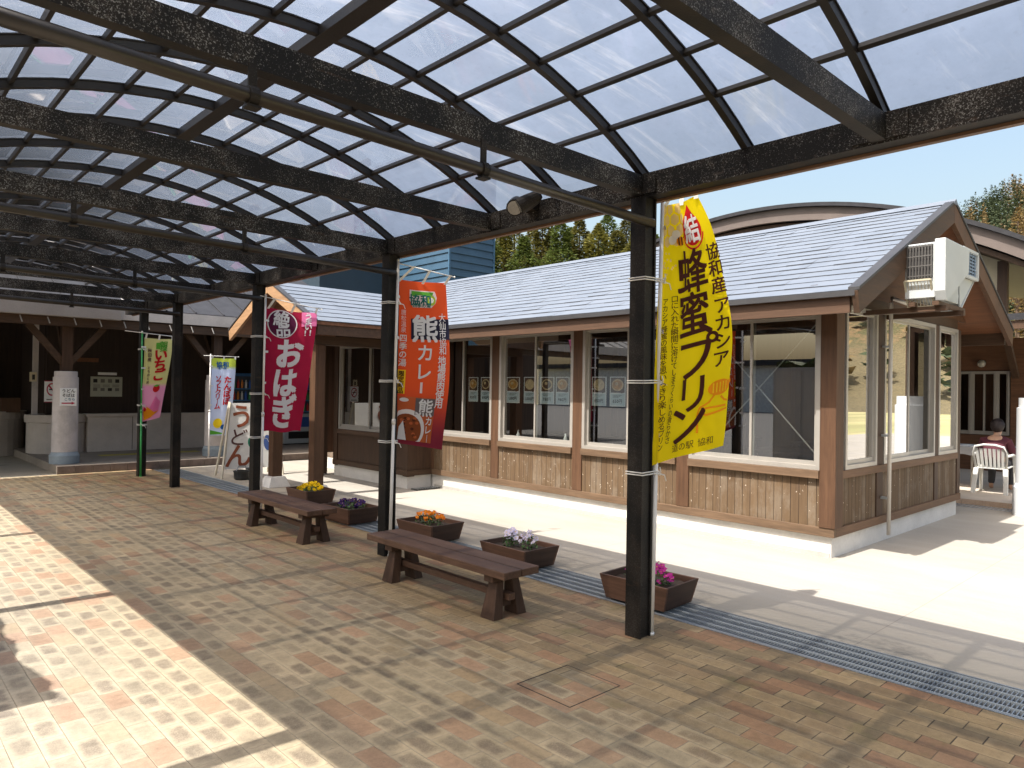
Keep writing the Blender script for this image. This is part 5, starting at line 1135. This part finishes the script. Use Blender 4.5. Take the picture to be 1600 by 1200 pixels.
# ------------------------------------------------------------------ trees, hill, unseen shadow caster
def leafmat(name, c, v=.35):
    m = Mat(name); n = m.noise(m.pos(), .9, 4); f = m.noise(m.pos(), 12, 2)
    k = m.mix((n*.6+f*.4).step(.35, .65, False), mul(c, 1-v), mul(c, 1+v)); m.setcol(k); m.rough(.8); m.b.inputs['Specular IOR Level'].default_value = .2
    t = m.nt.nodes.new('ShaderNodeBsdfTranslucent'); m.nt.links.new(k, t.inputs[0]); x = m.nt.nodes.new('ShaderNodeMixShader'); x.inputs[0].default_value = .25
    m.nt.links.new(m.b.outputs[0], x.inputs[1]); m.nt.links.new(t.outputs[0], x.inputs[2]); m.nt.links.new(x.outputs[0], m.out.inputs[0]); return m.m
BARK = surf('bark', (.10, .065, .045), .9, .3, 6, 40, .4)
CED = [leafmat('cedar_olive', (.17, .16, .04)), leafmat('cedar_rust', (.135, .125, .035)), leafmat('cedar_green', (.10, .13, .035))]
def conifer(mb, x, y, z, H, R, n, size, rnd, base=.12, droop=.35):
    for k in range(n):
        t = base+(1-base)*(rnd.random()**.8); r = R*(1-t)**.55*(.40+.60*rnd.random())*(1+.25*math.sin(t*37+x)); a = rnd.uniform(0, 2*PI)
        c = Vector((x+r*math.cos(a), y+r*math.sin(a), z+H*t)); d = Vector((math.cos(a), math.sin(a), rnd.uniform(-droop, .5))).normalized()
        s = d.cross(Vector((rnd.uniform(-.5, .5), rnd.uniform(-.5, .5), 1))).normalized(); q = size*rnd.uniform(.5, 1.2)*(1.1-.6*t)
        mb.quad(c-d*q*.5, c+s*q*.42, c+d*q*.7, c-s*q*.42)
rnd = random.Random(3)
TR = [(36.6+i*.74, [60, 68, 57, 64][i % 4], [60, 68, 57, 64][i % 4]*[.262, .25, .268, .240, .258, .272, .247][i % 7]+.6) for i in range(25)]
desc = ['olive', 'rust tinged', 'deep green']
for i, (az, d, H) in enumerate(TR):
    a = math.radians(az); x, y = d*math.sin(a), d*math.cos(a); k = (i*2+(i//3)) % 3
    nth = ['leftmost', 'second', 'third', 'fourth', 'fifth', 'sixth', 'seventh', 'eighth', 'ninth', 'tenth', 'eleventh', 'twelfth', 'middle']
    t = thing('cedar_tree', f'{desc[k]} cedar in the row behind the dining house, ' + (nth[i]+' from left' if 0 < i < 12 else 'leftmost' if i == 0 else 'in the middle' if i == 12 else 'rightmost' if i == 24 else nth[24-i]+' from right'), 'tree', (x, y, -.36), 'cedars behind the dining house')
    g = MB(); g.tube([(x, y, -.4), (x, y, H*.6), (x, y, H*.97)], [.25, .14, .02], 7); g.build('trunk', BARK, t)
    g = MB(); conifer(g, x, y, -.36, H, 3.3, 5600, .42, rnd, .40); g.build('crown', CED[k], t)
def hill_h(az):
    pts = [(0, .05), (55, .06), (66, .08), (70, .13), (73.5, .195), (78.8, .222), (85, .25), (100, .22), (130, .19), (165, .15), (200, .10), (250, .06), (300, .05), (360, .05)]
    for (a, h), (b, k) in zip(pts[:-1], pts[1:]):
        if a <= az <= b: t = (az-a)/(b-a); t = t*t*(3-2*t); return h+(k-h)*t
    return .05
def hz(az, r):
    s = min(1, max(0, (r-95)/105)); s = s*s*(3-2*s)
    return -.40+hill_h(az % 360)*200*s+2.5*mnoise.noise((r*.02, az*.09, 2))*s
HM = Mat('wooded_hillside'); _n = HM.noise(HM.pos(), .05, 7, .7); _f = HM.noise(HM.pos(), .6, 5, .7); _z = HM.xyz()[2]
_c = HM.mix(_f, (.045, .06, .02), (.12, .10, .04)); _c = HM.mix((_n*.7+_f*.3).step(.48, .58), _c, (.22, .14, .07)); _c = HM.mix((_z+(_n-.5)*14).step(7, 14).inv(), _c, (.155, .125, .065))
HM.setcol(_c); HM.rough(.95); HM.bump(_f, 1.0, 1.5)
g = MB(); g.grid(lambda u, v: (lambda az, r: Vector((r*math.sin(math.radians(az)), r*math.cos(math.radians(az)), hz(az, r))))(360*u, 92+170*v), 220, 26); kind(g.build('hill', HM.m, smooth=True), 'structure')
FG = leafmat('hill_conifer_green', (.065, .085, .045)); FT = leafmat('hill_larch_tan', (.21, .15, .07))
g = MB(); gt = MB()
for k in range(900):
    az = rnd.uniform(71, 84); r = rnd.uniform(125, 215); z = hz(az, r); a = math.radians(az); H = rnd.uniform(4.5, 7.5)
    m_ = gt if (mnoise.noise((r*.03, az*.35, 5)) > .18 or (r < 150 and rnd.random() < .4)) else g
    conifer(m_, r*math.sin(a), r*math.cos(a), z, H*1.15, .95, 80, .7, rnd, .05, .8)
for k in range(420):
    az = rnd.uniform(84, 200); r = rnd.uniform(108, 215); z = hz(az, r); a = math.radians(az)
    conifer(gt if rnd.random() < .35 else g, r*math.sin(a), r*math.cos(a), z, rnd.uniform(7, 11), 2.2, 26, 2.6, rnd, .05)
o = kind(g.build('hillside_forest', FG), 'stuff'); o['label'] = 'green conifer forest on the hillside'
o = kind(gt.build('hillside_larches', FT), 'stuff'); o['label'] = 'tan bare larches on the hillside'
lt = thing('larch_tree', 'tan leafless larch tree beside the curved hall roof at right', 'tree', (0, 0, 0))
a = math.radians(78.4); x, y = 66*math.sin(a), 66*math.cos(a)
g = MB(); g.tube([(x, y, -.4), (x, y, 15.6)], [.25, .03], 7)
for k in range(60):
    t = .2+.78*k/60; b = rnd.uniform(0, 2*PI); L = 2.4*(1-t)**.6; g.tube([(x, y, 16*t), (x+L*math.cos(b), y+L*math.sin(b), 16*t+L*.45)], [.05, .012], 4)
g.build('trunk', BARK, lt)
g = MB(); conifer(g, x, y, -.3, 16.3, 2.7, 1500, .42, rnd, .15, 0); g.build('crown', FT, lt)
hd = thing('unseen_shadow_caster', 'pale grey storage cabinet with plant trays on its top left of the walkway', 'cabinet', (-.8, 6, 0))  # added out of view for its shadow on the paving and pale window reflection
g = MB(); g.box(-1.3, -.55, 4.44, 7.7, .05, 2.25); g.build('caster_body', surf('pale_grey_sheet', (.42, .42, .41), .5, .08), hd, bevel=.01)
g = MB()
for k in range(5): g.box(-.549, -.54, 4.48+k*.645, 5.06+k*.645, .12, 2.18)
g.build('door_panel', surf('pale_caster_sheet', (.48, .47, .45), .45, .06), hd)['kind'] = 'stuff'
HL = leafmat('caster_leaf', (.05, .09, .03))
g = MB(); n = 60; prof = [(4.44+3.2*k/n, 2.50+.20*mnoise.noise((k*.11, 3, 0))+.05*mnoise.noise((k*.5, 1, 0))-.12*k/n) for k in range(n+1)]
g.prism([(-1.2, 4.44, 2.251)]+[(-1.2, a, b) for a, b in prof]+[(-1.2, 7.64, 2.251)], (.62, 0, 0)); g.build('caster_top', surf('dense_greenery', (.04, .05, .02), .9), hd)
g = MB()
for k in range(5000):
    q_ = prof[rnd.randrange(n)]; c = Vector((rnd.uniform(-1.22, -.56), q_[0]+.03*rnd.random(), rnd.uniform(2.26, q_[1]-.02))); d = Vector((rnd.uniform(-1, 1), rnd.uniform(-1, 1), rnd.uniform(-1, 1))).normalized(); t_ = d.orthogonal().normalized(); q = rnd.uniform(.02, .05)
    if c.y-q > 4.44: g.quad(c-d*q, c+t_*q*.5, c+d*q, c-t_*q*.5)
g.build('leaves', HL, hd)
lb = thing('long_warehouse', 'long pale low building across the car park', 'building', (-48, 20, 0))
g = MB(); g.box(-52, -46, -20, 60, -.1, 4.2); g.build('wall', surf('pale_wall', (.55, .53, .50), .8), lb)
g = MB(); g.box(-52.5, -45.5, -20.5, 60.5, 4.21, 4.7); g.build('roof', TILE, lb)
